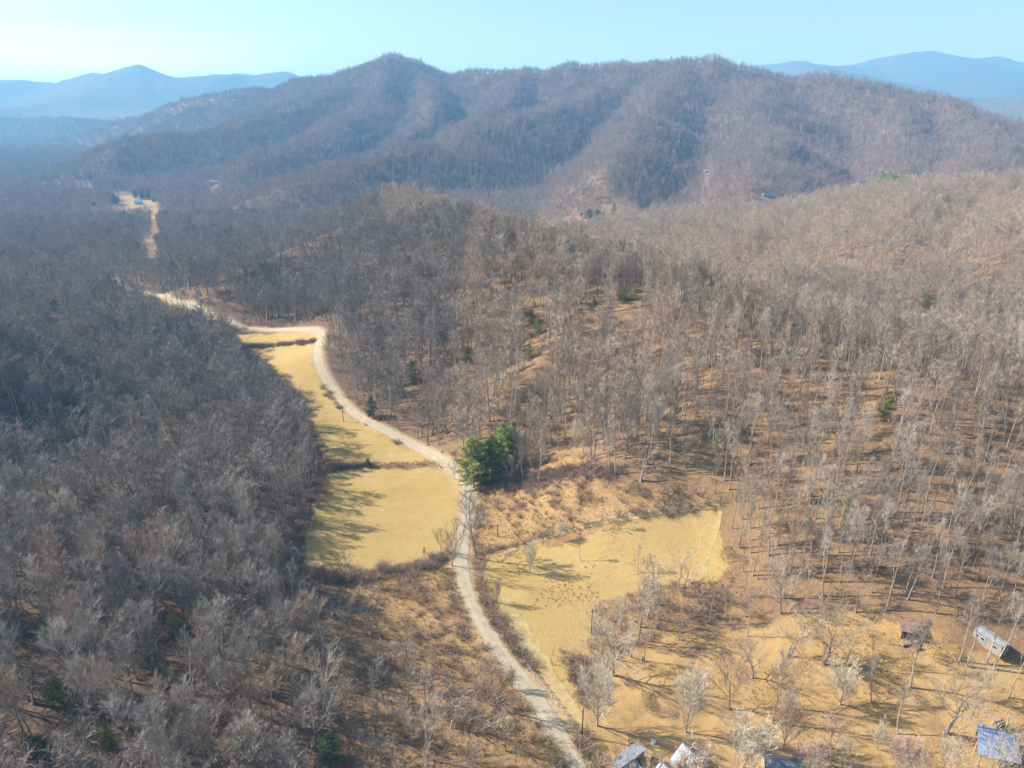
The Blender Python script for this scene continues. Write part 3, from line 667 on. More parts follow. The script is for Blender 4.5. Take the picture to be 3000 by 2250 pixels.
HAND = [ # u, v base, v top, form, variant, width, material, label
 (1291,1568,1424,'fan',0,1.0,'pale','large pale vase-shaped bare tree casting a long shadow beside the utility pole'),
 (1481,1583,1444,'fan',1,0.9,'pale','dense pale upright bare tree behind the two-winged house'),
 (1605,1660,1551,'fan',2,1.55,'pale','rounded bushy pale bare tree at the bottom edge right of the house'),
 (1705,1530,1412,'tall',1,1.0,'tan','orange-tan crowned bare tree in the golden yard'),
 (1691,1616,1500,'fan',3,0.8,'grey','forked grey bare tree with V-shaped trunk in the yard'),
 (1815,1522,1432,'fan',2,1.3,'pale','round pale grey bare tree in the middle of the golden yard'),
 (1575,1532,1420,'spread',1,0.9,'dark','dark crooked bare tree with heavy side limb in the yard'),
 (1778,1434,1304,'spread',0,1.35,'grey','huge spreading bare oak at the upper side of the yard'),
 (1701,1418,1318,'spread',2,1.2,'grey','spreading bare tree just left of the huge oak'),
 (1625,1466,1366,'spread',3,1.0,'grey','many-stemmed bare tree leaning at the left side of the yard'),
 (1881,1516,1421,'thin',1,1.1,'grey','slim bare tree between the round pale tree and the tall forked tree'),
 (1938,1586,1491,'thin',2,1.3,'grey','slender bare tree standing in deep shade in the yard'),
 (1895,1620,1566,'fan',1,1.1,'pale','small bright bare tree with upswept twigs near the bottom edge'),
 (1941,1668,1600,'fan',3,1.7,'pink','low reddish twiggy bare tree at the bottom edge'),
 (2041,1586,1441,'spread',1,1.25,'grey','tall forked bare tree left of the blue-roofed carport'),
 (2037,1660,1590,'fan',0,0.8,'pale','thin pale-stemmed bare tree at the bottom edge by the carport'),
 (1795,1655,1562,'tall',2,1.2,'grey','wispy brown bare tree low in the middle of the yard'),
 (1725,1664,1612,'fan',2,1.6,'pink','low spreading bare tree beside the grey-roofed building'),
 (2071,1428,1292,'thin',0,0.9,'grey','leftmost straight-trunked tree at the clearing edge before the mobile home'),
 (2088,1441,1300,'thin',3,0.9,'grey','second straight-trunked tree at the clearing edge before the mobile home'),
 (2131,1435,1285,'thin',1,0.9,'grey','straight-trunked tree directly in front of the mobile home'),
 (2145,1445,1290,'thin',2,0.9,'grey','rightmost straight-trunked tree before the mobile home'),
 (1146,1241,1172,'fan',1,0.75,'pale','small pale feathery bare tree alone in the pasture near the lane'),
 (1254,1213,1150,'thin',2,0.8,'grey','narrow bare tree alone in the pasture below the fence'),
 (1040,1256,1186,'spread',2,0.7,'dark','dark tangled bare tree at the lane side opposite the lower meadow'),
 (1074,1303,1252,'fan',3,0.7,'grey','small bare sapling at the roadside edge of the pasture'),
 (1331,1389,1291,'tall',0,0.9,'pale','pale bare tree in front of the wood at the lower pasture corner'),
 (1377,1236,1180,'thin',0,1.0,'grey','thin bare tree in the pasture close to the wood'),
 (977,1223,1124,'spread',3,0.7,'dark','gnarled dark bare tree left of the lane at the meadow corner'),
 (952,1196,1140,'spread',0,0.7,'dark','smaller gnarled bare tree at the near meadow corner'),
 (916,1640,1501,'spread',1,0.85,'tanpale','broad tan bare tree standing in the scrub at the bottom left of the lane'),
 (1022,1556,1496,'spread',2,0.8,'grey','low crooked bare tree in the scrub left of the lane'),
 (934,1453,1400,'tall',3,0.8,'tanpale','lone sapling in the red brown brambles left of the lane'),
 (824,1468,1388,'tall',2,1.0,'dark','dark bare tree at the left edge of the bramble patch'),
 (806,1270,1230,'spread',1,0.8,'dark','small dark tree below the corner of the lower meadow'),
 (744,1256,1187,'spread',0,0.8,'dark','dark branching tree at the bottom corner of the lower meadow'),
 (1391,1429,1368,'tall',0,1.1,'grey','bare tree beside the broken fence at the yard corner'),
 (944,1228,1196,'spread',3,0.8,'dark','squat twisted tree in the hedge below the lower meadow'),
 (921,1228,1183,'thin',3,1.0,'dark','thin leaning tree in the hedge below the lower meadow'),
 (1421,1360,1278,'thin',1,0.9,'grey','thin pale trunk at the left end of the wood above the yard'),
 (1107,1490,1444,'fan',0,0.9,'grey','bare sapling overhanging the left side of the lane'),
 (1214,1172,1128,'fan',3,0.9,'pale','first small bare tree along the pasture fence'),
 (1301,1148,1108,'spread',2,0.9,'grey','second small bare tree along the pasture fence with a wide shadow'),
 (1335,1141,1102,'tall',3,1.0,'grey','third small bare tree along the pasture fence'),
 (982,1036,996,'spread',0,0.7,'dark','small bare tree leaning beside the lane bend left of the big pines'),
 (1123,1002,928,'fan',1,1.1,'pale','grey white bare tree touching the right side of the big pines'),
 (1297,914,826,'tall',1,0.9,'white','bleached white bare snag in the hollow of the wood'),
 (1270,797,735,'spread',0,1.1,'dark','dark spreading bare oak in the hillside wood'),
 (680,1425,1340,'fan',2,0.9,'grey','grey fan-crowned bare tree near the right edge of the left wood'),
 (700,1540,1420,'spread',3,0.95,'white','bright white-limbed tree in the lower left wood beside the scrub'),
 (885,716,668,'spread',2,1.5,'green','broad greenish grey bare tree on the hillside above the lane bend'),
 (838,722,678,'spread',3,1.4,'green','second greenish grey bare tree left of the broad one above the lane bend'),
 (1082,842,800,'spread',0,1.5,'green','pale greenish low-crowned tree in the middle of the hillside wood'),
 (1132,1046,968,'thin',1,1.2,'dark','slim dark-stemmed tree in the thicket right of the big pines'),
 (1152,1036,965,'tall',2,0.9,'grey','grey tree at the right end of the thicket beside the big pines'),
 (1108,1052,985,'spread',1,0.8,'dark','crooked dark tree at the foot of the big pines'),
 (1168,1005,938,'spread',2,1.1,'grey','broad grey bare tree behind the thicket beside the big pines'),
 (1245,968,905,'fan',1,0.9,'pale','pale vase-shaped tree in front of the dark hollow'),
 (2205,790,705,'spread',1,1.1,'white','white-limbed bare tree on the ridge at the right edge'),
]
MT = dict(green=(mat('lichen_twigs', [(0.34, 0.36, 0.27), (0.46, 0.48, 0.37)], 0.6), bark), pale=(pale_tw, pale_bark), tan=(tan_tw, bark), grey=(None, None), dark=(dark_tw, None), pink=(pink_tw, bark), tanpale=(mat('beige_twigs', [(0.48, 0.38, 0.29), (0.60, 0.49, 0.38)], 0.6), bark), white=(pale_tw, mat('white_bark', [(0.5, 0.47, 0.42), (0.66, 0.63, 0.58)], 1.0)))
hand_xy = []
for (u_, v_, vt, fm, k, wd, mm, lb) in HAND:
    x_, y_ = ground(u_, v_); H = tall(u_, v_, vt) * 1.04
    wide = wd * 1.0
    put_tree(x_, y_, H, fm, k, lb, None, MT[mm][0], MT[mm][1], wide=wide); hand_xy.append((x_, y_, H * 0.22 * wd))
hx = np.array(hand_xy)

# evergreens, one by one: u, v base, v top, width factor, kind, label
EV = [
 (1023,1054,944,0.8,'pine','big green pine at the lane bend, frontmost of the clump'),
 (1055,1041,950,0.8,'dpine','dark green pine in the middle of the lane-bend clump'),
 (1087,1016,912,0.6,'pine','tall green pine at the back of the lane-bend clump'),
 (1107,998,907,0.42,'pine','rightmost green pine of the lane-bend clump'),
 (1064,1014,936,0.6,'ypine','yellowish green pine at the left back of the lane-bend clump'),
 (803,902,855,0.55,'dpine','small dark spruce at the foot of the hillside by the lane'),
 (890,826,780,0.8,'ypine','yellow green pine inside the hillside wood above the lane'),
 (1147,700,668,0.8,'pine','upper green pine of a pair in the hillside wood'),
 (1160,724,690,0.8,'pine','lower green pine of a pair in the hillside wood'),
 (1142,778,744,0.6,'pine','green pine below the pair in the hillside wood'),
 (1012,784,756,0.8,'ypine','pale yellow green pine low in the hillside wood'),
 (1345,650,622,1.0,'pine','left green pine of two close to the ridge'),
 (1368,648,620,0.8,'pine','right green pine of two close to the ridge'),
 (1282,668,640,0.6,'ypine','short yellow green pine below the two ridge pines'),
 (1101,538,520,0.8,'pine','small bright green pine near the top of the ridge'),
 (2000,668,638,0.7,'pine','green pine alone on the far right slope'),
 (1912,908,850,0.6,'ypine','tall thin-crowned pine in the right wood'),
 (1672,676,645,0.5,'ypine','yellowish pine just behind the ridge line'),
 (122,676,645,0.7,'dpine','dark green pine deep in the left wood'),
 (70,560,538,0.8,'dpine','dark pine at the far left above the wood'),
 (380,1370,1320,0.62,'pine','round green pine in the middle of the lower left wood'),
 (115,1392,1340,0.95,'ypine','wide yellow green pine in the lower left wood'),
 (130,1520,1462,0.9,'ypine','leaning yellow green pine near the left edge'),
 (240,1625,1560,0.5,'ypine','upright bright yellow green pine at the bottom left'),
 (92,1640,1590,0.95,'dpine','green holly-like evergreen in the bottom left corner'),
 (345,1480,1440,1.1,'ypine','dull green evergreen under the grey trees at lower left'),
 (715,1650,1585,0.9,'dpine','dark evergreen at the bottom edge of the left wood'),
 (375,948,925,0.9,'ypine','small yellow evergreen in the dark hollow of the left wood'),
 (1265,1090,1063,0.95,'cedar','round dark cedar in the rough field right of the lane'),
 (1160,1130,1108,1.3,'cedar','low bright green cedar in the rough field'),
 (1121,1150,1133,0.95,'cedar','small dark cedar on the field fence line'),
 (1371,1062,1036,0.9,'cedar','yellow green cedar at the upper side of the rough field'),
 (1461,1070,1050,0.8,'cedar','little cedar at the right end of the rough field'),
 (1310,1056,1034,1.4,'cedar','broad dull cedar by the wood edge above the rough field'),
 (1572,1216,1182,1.0,'cedar','plump green cedar at the right edge of the pasture'),
 (795,1010,990,0.7,'dpine','tiny dark evergreen on the ditch between the two meadows'),
 (1407,1536,1503,0.7,'bush','upright green bush between the two pale trees'),
 (1212,1668,1632,1.1,'bush','green bush on the left verge at the foot of the lane'),
 (1300,1655,1610,0.55,'bush','yellow green conical shrub beside the lane fence'),
 (1178,1640,1602,1.3,'bush','dark olive bush overhanging the lane at the bottom'),
 (1327,1625,1612,1.4,'bush','low green bush beside the narrow outbuilding'),
 (1268,1650,1625,1.2,'bush','olive bush at the corner of the lane fence'),
 (293,430,410,0.6,'far','leftmost of the three conifers behind the blue-roofed far house'),
 (308,431,408,0.55,'far','middle of the three conifers behind the blue-roofed far house'),
 (322,431,409,0.5,'far','rightmost of the three conifers behind the blue-roofed far house'),
 (333,437,427,1.3,'far','low dark evergreen at the top of the power line cut'),
 (250,442,420,1.1,'far','wide dark evergreen left of the tan clearing'),
 (205,446,434,1.3,'far','green pine in the far wood left of the clearing'),
 (1272,478,450,0.95,'far','big dark evergreen left in the far valley clearing'),
 (1290,478,451,0.9,'far','big dark evergreen right in the far valley clearing'),
 (1326,465,438,0.55,'far','narrow dark evergreen at the right of the far valley clearing'),
 (1256,470,458,0.8,'far','small dark evergreen at the left of the far valley clearing'),
 (1305,482,470,1.0,'far','low dark evergreen at the bottom of the far valley clearing'),
 (1868,408,388,0.9,'far','lone dark pine left of the pine stand on the far slope'),
 (1900,404,369,1.0,'farp','first pine of the green stand on the far right slope'),
 (1914,405,368,1.0,'farp','second pine of the green stand on the far right slope'),
 (1928,405,371,1.0,'farp','third pine of the green stand on the far right slope'),
 (1942,405,373,1.0,'farp','fourth pine of the green stand on the far right slope'),
 (1957,402,373,1.0,'farp','fifth pine of the green stand on the far right slope'),
 (1972,400,376,1.0,'farp','rightmost pine of the green stand on the far right slope'),
 (95,392,372,1.0,'farp','leftmost green pine of the far left valley group'),
 (125,388,368,1.0,'farp','second green pine of the far left valley group'),
 (165,386,366,1.0,'farp','third green pine of the far left valley group'),
 (192,388,368,1.0,'farp','rightmost green pine of the far left valley group'),
]
EVP = {}
def evproto(kind, ratio, big):
    q = round(ratio * 5) / 5; key = (kind, q, big)
    if key not in EVP:
        sd = int(q * 50) + len(kind) * 31
        if kind in ('cedar', 'bush'): T, C = cedar(sd, 5.0, 5.0 * q, 0.30, 700 if kind == 'bush' else 900); H0 = 5.0
        else: T, C = pine(sd, 15.0, 15.0 * q, 0.10, 1.0 if big else 0.5, 0.62 if big else 0.95); H0 = 15.0
        m = dict(pine=needle_m, dpine=needle_far, ypine=yneedle_m, cedar=cedar_m, bush=cedar_m, far=needle_far, farp=needle_m)[kind]
        EVP[key] = (T.mesh('trunk', bark), C.mesh('crown', m), H0)
    return EVP[key]
ev_xy = []
for (u_, v_, vt, wf, kind, lb) in EV:
    x_, y_ = ground(u_, v_); H = tall(u_, v_, vt); big = v_ > 850 and kind not in ('far', 'farp')
    t, c_, H0 = evproto(kind, wf, big); s = H / H0
    nm = dict(cedar='cedar_tree', bush='evergreen_shrub').get(kind, 'pine_tree')
    o = empty(nm, (x_, y_, float(zat(x_, y_))), random.uniform(0, 6.28), s)
    link(bpy.data.objects.new('trunk', t), o); link(bpy.data.objects.new('crown', c_), o)
    tag(o, lb, 'shrub' if kind == 'bush' else 'evergreen tree'); ev_xy.append((x_, y_, H * wf * 0.4))
ex = np.array(ev_xy)
# ivy-clad tree in the right wood
x_, y_ = ground(1816, 1172); H = tall(1816, 1172, 1038)
o = put_tree(x_, y_, H, 'thin', 1, 'tree wrapped in green ivy among the straight trunks of the right wood', name='ivy_clad_tree')
rg = random.Random(8); iv = MB()
for i in range(420):
    t = rg.random() ** 0.8; r = 1.1 * (1.1 - 0.7 * t) * rg.uniform(0.3, 1); a = rg.uniform(0, 6.28)
    needles(iv, Vector((math.cos(a) * r, math.sin(a) * r, 0.5 + 14 * t)), 0.45, rg, 3)
iv.build('ivy', mat('ivy_leaves', [(0.06, 0.13, 0.03), (0.12, 0.22, 0.06)], 0.8), o)

# clear wood points that collide with placed things
def away(x, y, H):
    k = np.ones(len(x), bool)
    for q in list(hx) + list(ex):
        k &= (x - q[0]) ** 2 + (y - q[1]) ** 2 > (q[2] + 1.5) ** 2
    for q in ex:
        L = math.hypot(q[0], q[1]); a = (x * q[0] + y * q[1]) / L; b = np.abs(x * q[1] - y * q[0]) / L
        k &= ~((a < L + 2) & (a > L - H - (0.03 if L < 200 else 0.11 if L < 500 else 0.13) * L) & (b < q[2] + 1.5))
    return k
BUILD_UV = [(1360,1635,8),(1480,1640,10),(1690,1655,7),(2155,1600,9),(1965,1368,6),(1965,1392,5),(2138,1395,7),(300,438,14),(441,488,13),(462,396,8),(1658,422,9),(1528,371,7)]
bxy = np.array([(*ground(a, b), c_) for a, b, c_ in BUILD_UV])
def awayb(x, y):
    k = np.ones(len(x), bool)
    for q in bxy:
        # keep the sight corridor in front of far houses partly open
        k &= (x - q[0]) ** 2 + (y - q[1]) ** 2 > q[2] ** 2
    return k
k = away(NX, NY, 9) & awayb(NX, NY); NX, NY, NZ, form, hgt = NX[k], NY[k], NZ[k], form[k], hgt[k]
k = awayb(MX, MY) & away(MX, MY, 22)
for q in bxy:
    if q[1] > 600:
        L = math.hypot(q[0], q[1]); a = (MX * q[0] + MY * q[1]) / L; b = np.abs(MX * q[1] - MY * q[0]) / L
        k &= ~((a < L) & (a > L * 0.87 - 15) & (b < q[2] * 0.8))
MX, MY, MZ = MX[k], MY[k], MZ[k]
k = awayb(FX, FY) & away(FX, FY, 22)
for q in bxy:
    if q[1] > 600:
        L = math.hypot(q[0], q[1]); a = (FX * q[0] + FY * q[1]) / L; b = np.abs(FX * q[1] - FY * q[0]) / L
        k &= ~((a < L) & (a > L * 0.87 - 15) & (b < q[2] + 3))
FX, FY, FZ = FX[k], FY[k], FZ[k]
print('EVPOS', [(round(q[0]), round(q[1])) for q in ev_xy[-22:]], bxy.round())

# the near trees that show largest become things of their own
u, v, dep = proj(NX, NY, NZ); ut, vt, _ = proj(NX, NY, NZ + hgt)
inside = (u > -20) & (u < 2232) & (v < 1720) & (vt < 1640)
size = np.where(inside, hgt / dep, 0); order = np.argsort(-size)[:300 - len(HAND) - 1]
FN = ['tall', 'spread', 'thin']
MARKS = [(1816,1110,'the ivy-wrapped tree'),(2138,1395,'the mobile home'),(1965,1370,'the open shed'),(1572,1200,'the plump pasture cedar'),(380,1345,'the round green pine'),
 (115,1365,'the wide yellow green pine'),(130,1490,'the leaning yellow pine'),(240,1590,'the upright bright pine'),(92,1615,'the bottom left evergreen'),(345,1460,'the dull green evergreen'),
 (715,1620,'the dark bottom evergreen'),(700,1480,'the bright white-limbed tree'),(744,1230,'the lower meadow corner'),(1060,1370,'the lane beside the brambles'),(1778,1370,'the huge bare oak'),
 (1625,1420,'the many-stemmed leaning tree'),(1421,1320,'the thin pale trunk'),(916,1570,'the broad tan tree'),(2041,1510,'the tall forked yard tree'),(1556,1090,'the upper pasture corner'),
 (375,938,'the small yellow evergreen'),(1912,880,'the tall thin-crowned pine'),(1340,1415,'the broken fence'),(1481,1510,'the dense pale upright tree')]
LOOK = dict(tall='upright-branched leafless', spread='broad spreading leafless', thin='long-trunked leafless')
SHADES = [('grey', mat('grey_twigs', [(0.30, 0.26, 0.22), (0.42, 0.37, 0.31)], 0.6)), ('brown', mat('brown_twigs', [(0.36, 0.265, 0.19), (0.48, 0.36, 0.265)], 0.6)),
          ('pale', mat('light_twigs', [(0.44, 0.38, 0.30), (0.56, 0.49, 0.40)], 0.6)), ('dark', mat('dusky_twigs', [(0.23, 0.19, 0.155), (0.33, 0.28, 0.23)], 0.6))]
ORD = ['nearest', 'second nearest', 'third nearest', 'fourth nearest', 'fifth nearest', 'sixth nearest', 'seventh nearest', 'eighth nearest', 'ninth nearest', 'tenth nearest', 'eleventh nearest', 'twelfth nearest', 'thirteenth nearest', 'fourteenth nearest', 'fifteenth nearest', 'sixteenth nearest', 'seventeenth nearest', 'eighteenth nearest', 'nineteenth nearest', 'twentieth nearest']
pend = {}
for i in order:
    f = FN[form[i]]; sh_ = int(rng.choice(4, p=[.45, .25, .17, .13])); um, vm = u[i], (v[i] + vt[i]) / 2
    m_ = min(MARKS, key=lambda q: (q[0] - um) ** 2 + (q[1] - vm) ** 2); du, dv = um - m_[0], vm - m_[1]
    side = ('right of' if du > 0 else 'left of') if abs(du) > abs(dv) else ('below' if dv > 0 else 'above')
    pend.setdefault((LOOK[f] + ' ' + SHADES[sh_][0] + ' tree ' + side + ' ' + m_[2], m_[2]), []).append((du * du + dv * dv, i, f, sh_))
for (txt, mk), L in pend.items():
    L.sort()
    for n_, (_, i, f, sh_) in enumerate(L):
        lb = txt if len(L) == 1 else txt + ', ' + ORD[min(n_, 19)] + ' of these'
        lb = lb.replace('upright-branched', 'upright') if len(lb.split()) > 16 else lb
        if len(lb.split()) > 16: lb = lb.replace(' leafless', ' bare').replace(' of these', '')
        put_tree(NX[i], NY[i], hgt[i], f, int(rng.integers(0, 6)), lb, 'bare trees near ' + mk, cm=SHADES[sh_][1], wide=random.uniform(1.0, 1.35) * (0.75 if NX[i] > 40 else 1.0))
rest = np.ones(len(NX), bool); rest[order] = False

# ------------------------------------------------------------------ masses: one object each, instanced inside itself
def mass(name, label, cat, sets, kind='stuff'):
    """sets: list of (list of [MB lists with material index], x, y, z, scale, widths). Prototypes and scatter points share one mesh."""
    V = []; F = []; MI = []; pr = []; mats = []
    def mi(m):
        if m not in mats: mats.append(m)
        return mats.index(m)
    pid = 0; groups = []
    for protos, X, Y, Z, S, W in sets:
        ids = []
        for parts in protos:
            for mb, m in parts:
                b = len(V); V.extend(mb.v); F.extend([tuple(b + q for q in f) for f in mb.f]); MI.extend([mi(m)] * len(mb.f)); pr.extend([pid] * len(mb.v))
            ids.append(pid); pid += 1
        groups.append((ids, X, Y, Z, S, W))
    scat = []; attrs = dict(scl=[0.0] * len(V), wid=[1.0] * len(V), rot=[0.0] * len(V), var=[0] * len(V), cls=[-1] * len(V))
    for ci, (ids, X, Y, Z, S, W) in enumerate(groups):
        N = len(X); scat.append(np.stack([X, Y, Z], 1)); pr.extend([-1] * N)
        attrs['scl'].extend(list(S)); attrs['wid'].extend(list(W)); attrs['rot'].extend(list(rng.uniform(0, 6.28, N)))
        attrs['var'].extend([int(q) for q in rng.integers(0, len(ids), N)]); attrs['cls'].extend([ci] * N)
    allv = V + [tuple(p) for p in np.concatenate(scat)]
    m_ = bpy.data.meshes.new(name); m_.from_pydata(allv, [], F)
    for m in mats: m_.materials.append(m)
    m_.polygons.foreach_set('material_index', np.array(MI, dtype=np.int32))
    for nm, tp, arr in (('proto', 'INT', pr), ('scl', 'FLOAT', attrs['scl']), ('wid', 'FLOAT', attrs['wid']), ('rot', 'FLOAT', attrs['rot']), ('var', 'INT', attrs['var']), ('cls', 'INT', attrs['cls'])):
        a = m_.attributes.new(nm, tp, 'POINT'); a.data.foreach_set('value', np.array(arr, dtype=np.int32 if tp == 'INT' else np.float32))
    ob = link(bpy.data.objects.new(name, m_)); tag(ob, label, cat, kind=kind)
    ng = bpy.data.node_groups.new(name, 'GeometryNodeTree'); ng.interface.new_socket('Geometry', in_out='INPUT', socket_type='NodeSocketGeometry'); ng.interface.new_socket('Geometry', in_out='OUTPUT', socket_type='NodeSocketGeometry')
    N_, L_ = ng.nodes, ng.links; gi = N_.new('NodeGroupInput'); go_ = N_.new('NodeGroupOutput')
    def named(nm, tp):
        q = N_.new('GeometryNodeInputNamedAttribute'); q.data_type = tp; q.inputs['Name'].default_value = nm; return q.outputs['Attribute']
    def eq(a, val):
        q = N_.new('FunctionNodeCompare'); q.data_type = 'INT'; q.operation = 'EQUAL'; L_.new(a, q.inputs[2]); q.inputs[3].default_value = val; return q.outputs['Result']
    pa = named('proto', 'INT'); ca = named('cls', 'INT'); va = named('var', 'INT'); sa = named('scl', 'FLOAT'); wa_ = named('wid', 'FLOAT'); ra = named('rot', 'FLOAT')
    mul = N_.new('ShaderNodeMath'); mul.operation = 'MULTIPLY'; L_.new(sa, mul.inputs[0]); L_.new(wa_, mul.inputs[1])
    cs = N_.new('ShaderNodeCombineXYZ'); L_.new(mul.outputs[0], cs.inputs[0]); L_.new(mul.outputs[0], cs.inputs[1]); L_.new(sa, cs.inputs[2])
    cr_ = N_.new('ShaderNodeCombineXYZ'); L_.new(ra, cr_.inputs[2])
    fin = N_.new('GeometryNodeJoinGeometry'); L_.new(fin.outputs[0], go_.inputs[0])
    for ci, g in enumerate(groups):
        j = N_.new('GeometryNodeJoinGeometry')
        for pid in g[0]:
            s = N_.new('GeometryNodeSeparateGeometry'); s.domain = 'POINT'; L_.new(gi.outputs[0], s.inputs['Geometry']); L_.new(eq(pa, pid), s.inputs['Selection'])
            t = N_.new('GeometryNodeGeometryToInstance'); L_.new(s.outputs['Selection'], t.inputs[0]); L_.new(t.outputs[0], j.inputs[0])
        sp_ = N_.new('GeometryNodeSeparateGeometry'); sp_.domain = 'POINT'; L_.new(gi.outputs[0], sp_.inputs['Geometry']); L_.new(eq(ca, ci), sp_.inputs['Selection'])
        ip = N_.new('GeometryNodeInstanceOnPoints'); L_.new(sp_.outputs['Selection'], ip.inputs['Points']); L_.new(j.outputs[0], ip.inputs['Instance'])
        ip.inputs['Pick Instance'].default_value = True; L_.new(va, ip.inputs['Instance Index']); L_.new(cr_.outputs[0], ip.inputs['Rotation']); L_.new(cs.outputs[0], ip.inputs['Scale'])
        L_.new(ip.outputs[0], fin.inputs[0])
    md = ob.modifiers.new('scatter', 'NODES'); md.node_group = ng
    return ob
def bp2(form_, k, lod, tw=None):
    T, C = bare_tree(500 + 17 * k + 3 * len(form_), 20.0, form_, lod)
    return [(T, straight_bark if form_ == 'thin' else bark), (C, tw or twigs)]
sets = []
for left in (True, False):
    tw_ = shade_tw if left else twigs
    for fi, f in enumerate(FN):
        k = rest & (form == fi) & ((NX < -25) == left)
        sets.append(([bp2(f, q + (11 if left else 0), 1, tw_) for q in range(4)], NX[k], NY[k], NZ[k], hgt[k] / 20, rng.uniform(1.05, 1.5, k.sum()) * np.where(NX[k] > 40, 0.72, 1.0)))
fm2 = rng.random(len(MX)); hm = rng.uniform(0.55, 1.12, len(MX))
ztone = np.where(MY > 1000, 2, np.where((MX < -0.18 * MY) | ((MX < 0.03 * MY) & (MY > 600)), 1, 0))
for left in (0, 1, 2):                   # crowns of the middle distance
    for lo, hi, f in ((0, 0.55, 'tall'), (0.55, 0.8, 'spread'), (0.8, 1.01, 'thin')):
        k = (fm2 >= lo) & (fm2 < hi) & (ztone == left); sets.append(([bp2(f, q + 7, 1, (hill_tw, shade_tw, mtn_tw)[left]) for q in range(3)], MX[k], MY[k], MZ[k], hm[k], rng.uniform(1.1, 1.5, k.sum())))
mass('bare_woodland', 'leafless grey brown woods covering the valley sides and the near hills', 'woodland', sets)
def clump(seed):
    rg = random.Random(seed); out_t = MB(); out_c = MB()
    for q in range(4):
        T, C = bare_tree(seed * 10 + q, rg.uniform(15, 22), rg.choice(('tall', 'tall', 'spread')), 2)
        ox, oy = (rg.uniform(-4, 4) + (-4 if q % 2 else 4)), (rg.uniform(-4, 4) + (-4 if q < 2 else 4))
        out_t.add([(a + ox, b + oy, c_ - 1) for a, b, c_ in T.v], T.f); out_c.add([(a + ox, b + oy, c_ - 1) for a, b, c_ in C.v], C.f)
    return [(out_t, bark), (out_c, mtn_tw)]
mass('mountain_woodland', 'bare winter forest covering the mountain and the far valley', 'woodland',
     [([clump(q) for q in range(1, 8)], FX, FY, FZ, rng.uniform(0.8, 1.15, len(FX)) * 1.0, np.where(FY > 2650, 1.5, 1.05))])

# brush and tussocks
def strip(P, step, width, cnt):
    L = spline([ground(a, b) for a, b in P], step); X = []; Y = []
    for q in L:
        for _ in range(cnt): X.append(q[0] + rng.normal(0, width)); Y.append(q[1] + rng.normal(0, width))
    return X, Y
bx, by = [], []
for P, st, w, c_ in [
  ([(630,1215),(645,1130),(672,1080),(690,1030),(680,990),(662,920),(636,862),(598,820),(550,783),(505,745),(490,715)], 2.0, 1.8, 4),
  ([(515,748),(600,747),(680,738)], 2.0, 0.8, 4), ([(690,1012),(740,1010),(800,1007)], 1.5, 0.8, 3), ([(1095,1040),(1130,1046),(1160,1040),(1190,1030)], 1.0, 2.2, 8), ([(1150,1028),(1200,1022),(1260,1020),(1330,1026)], 1.5, 1.3, 5),
  ([(640,1240),(740,1252),(830,1240),(960,1205),(990,1190)], 1.5, 1.4, 4),
  ([(1022,1262),(1060,1330),(1100,1390),(1140,1440)], 1.2, 0.7, 3), ([(1045,1195),(1160,1165),(1237,1145),(1360,1118),(1475,1100),(1556,1090)], 2.0, 0.6, 1),
  ([(1150,1520),(1190,1590),(1220,1650)], 1.2, 1.2, 4), ([(1250,1600),(1275,1640),(1290,1680)], 1.0, 0.9, 3),
  ([(700,835),(760,895),(850,945),(960,985),(990,1020)], 2.0, 1.2, 2), ([(1240,1420),(1250,1480),(1262,1500)], 1.2, 1.2, 4),
  ([(1020,1060),(1030,1120),(1010,1180)], 1.5, 0.8, 2)]:
    a, b = strip(P, st, w, c_); bx += a; by += b
bx, by = np.array(bx), np.array(by)
x, y = jgrid(-300, 330, 60, 330, 2.6); k = fov(x, y) & mask('rough', x, y, 2) & (rng.random(len(x)) < 0.35 + 0.9 * fbm(x, y, 14, 44, 2)) & (dist_line(x, y, ROAD) > 3); 
bx = np.concatenate([bx, x[k]]); by = np.concatenate([by, y[k]])
x, y = jgrid(-420, 420, 55, 430, 4.6); k = fov(x, y) & ~openness(x, y) & (rng.random(len(x)) < 0.55) & (dist_line(x, y, ROAD) > 3.5)
bx2, by2 = x[k], y[k]
x, y = jgrid(-50, 200, 70, 260, 4.0); uu, vv, _ = proj(x, y, zat(x, y)); k = mask('lawn', x, y) & (fbm(x, y, 20, 66, 2) > 0.22) & (vv < 1500); bx = np.concatenate([bx, x[k]]); by = np.concatenate([by, y[k]])
k = (dist_line(bx, by, ROAD) > 2.8) & awayb(bx, by); bx, by = bx[k], by[k]
k = awayb(bx2, by2); bx2, by2 = bx2[k], by2[k]
mass('brushwood', 'reddish brown bare brush and brambles along the field edges and under the trees', 'brush',
     [([[(shrub(q, 2.0), brush_m)] for q in range(1, 6)], bx, by, zat(bx, by), rng.uniform(0.5, 1.35, len(bx)), rng.uniform(0.9, 1.5, len(bx))),
      ([[(shrub(q + 9, 3.0, 45, 0.035), brush_m)] for q in range(1, 5)], bx2, by2, zat(bx2, by2), rng.uniform(0.4, 1.3, len(bx2)), rng.uniform(0.9, 1.3, len(bx2)))])
def tussock(seed):
    rg = random.Random(seed); C = MB()
    for i in range(26):
        a = rg.uniform(0, 6.28); r = rg.random() * 0.35; d = Vector((math.cos(a) * 0.7, math.sin(a) * 0.7, 0.9)).normalized()
        twig(C, Vector((math.cos(a) * r, math.sin(a) * r, -0.05)), d, rg.uniform(0.45, 0.9), 0.07, rg)
    return [(C, grass_m)]
tx, ty = [], []
x, y = jgrid(-120, 260, 60, 300, 1.05)
up_, vp_, _ = proj(x, y, zat(x, y))
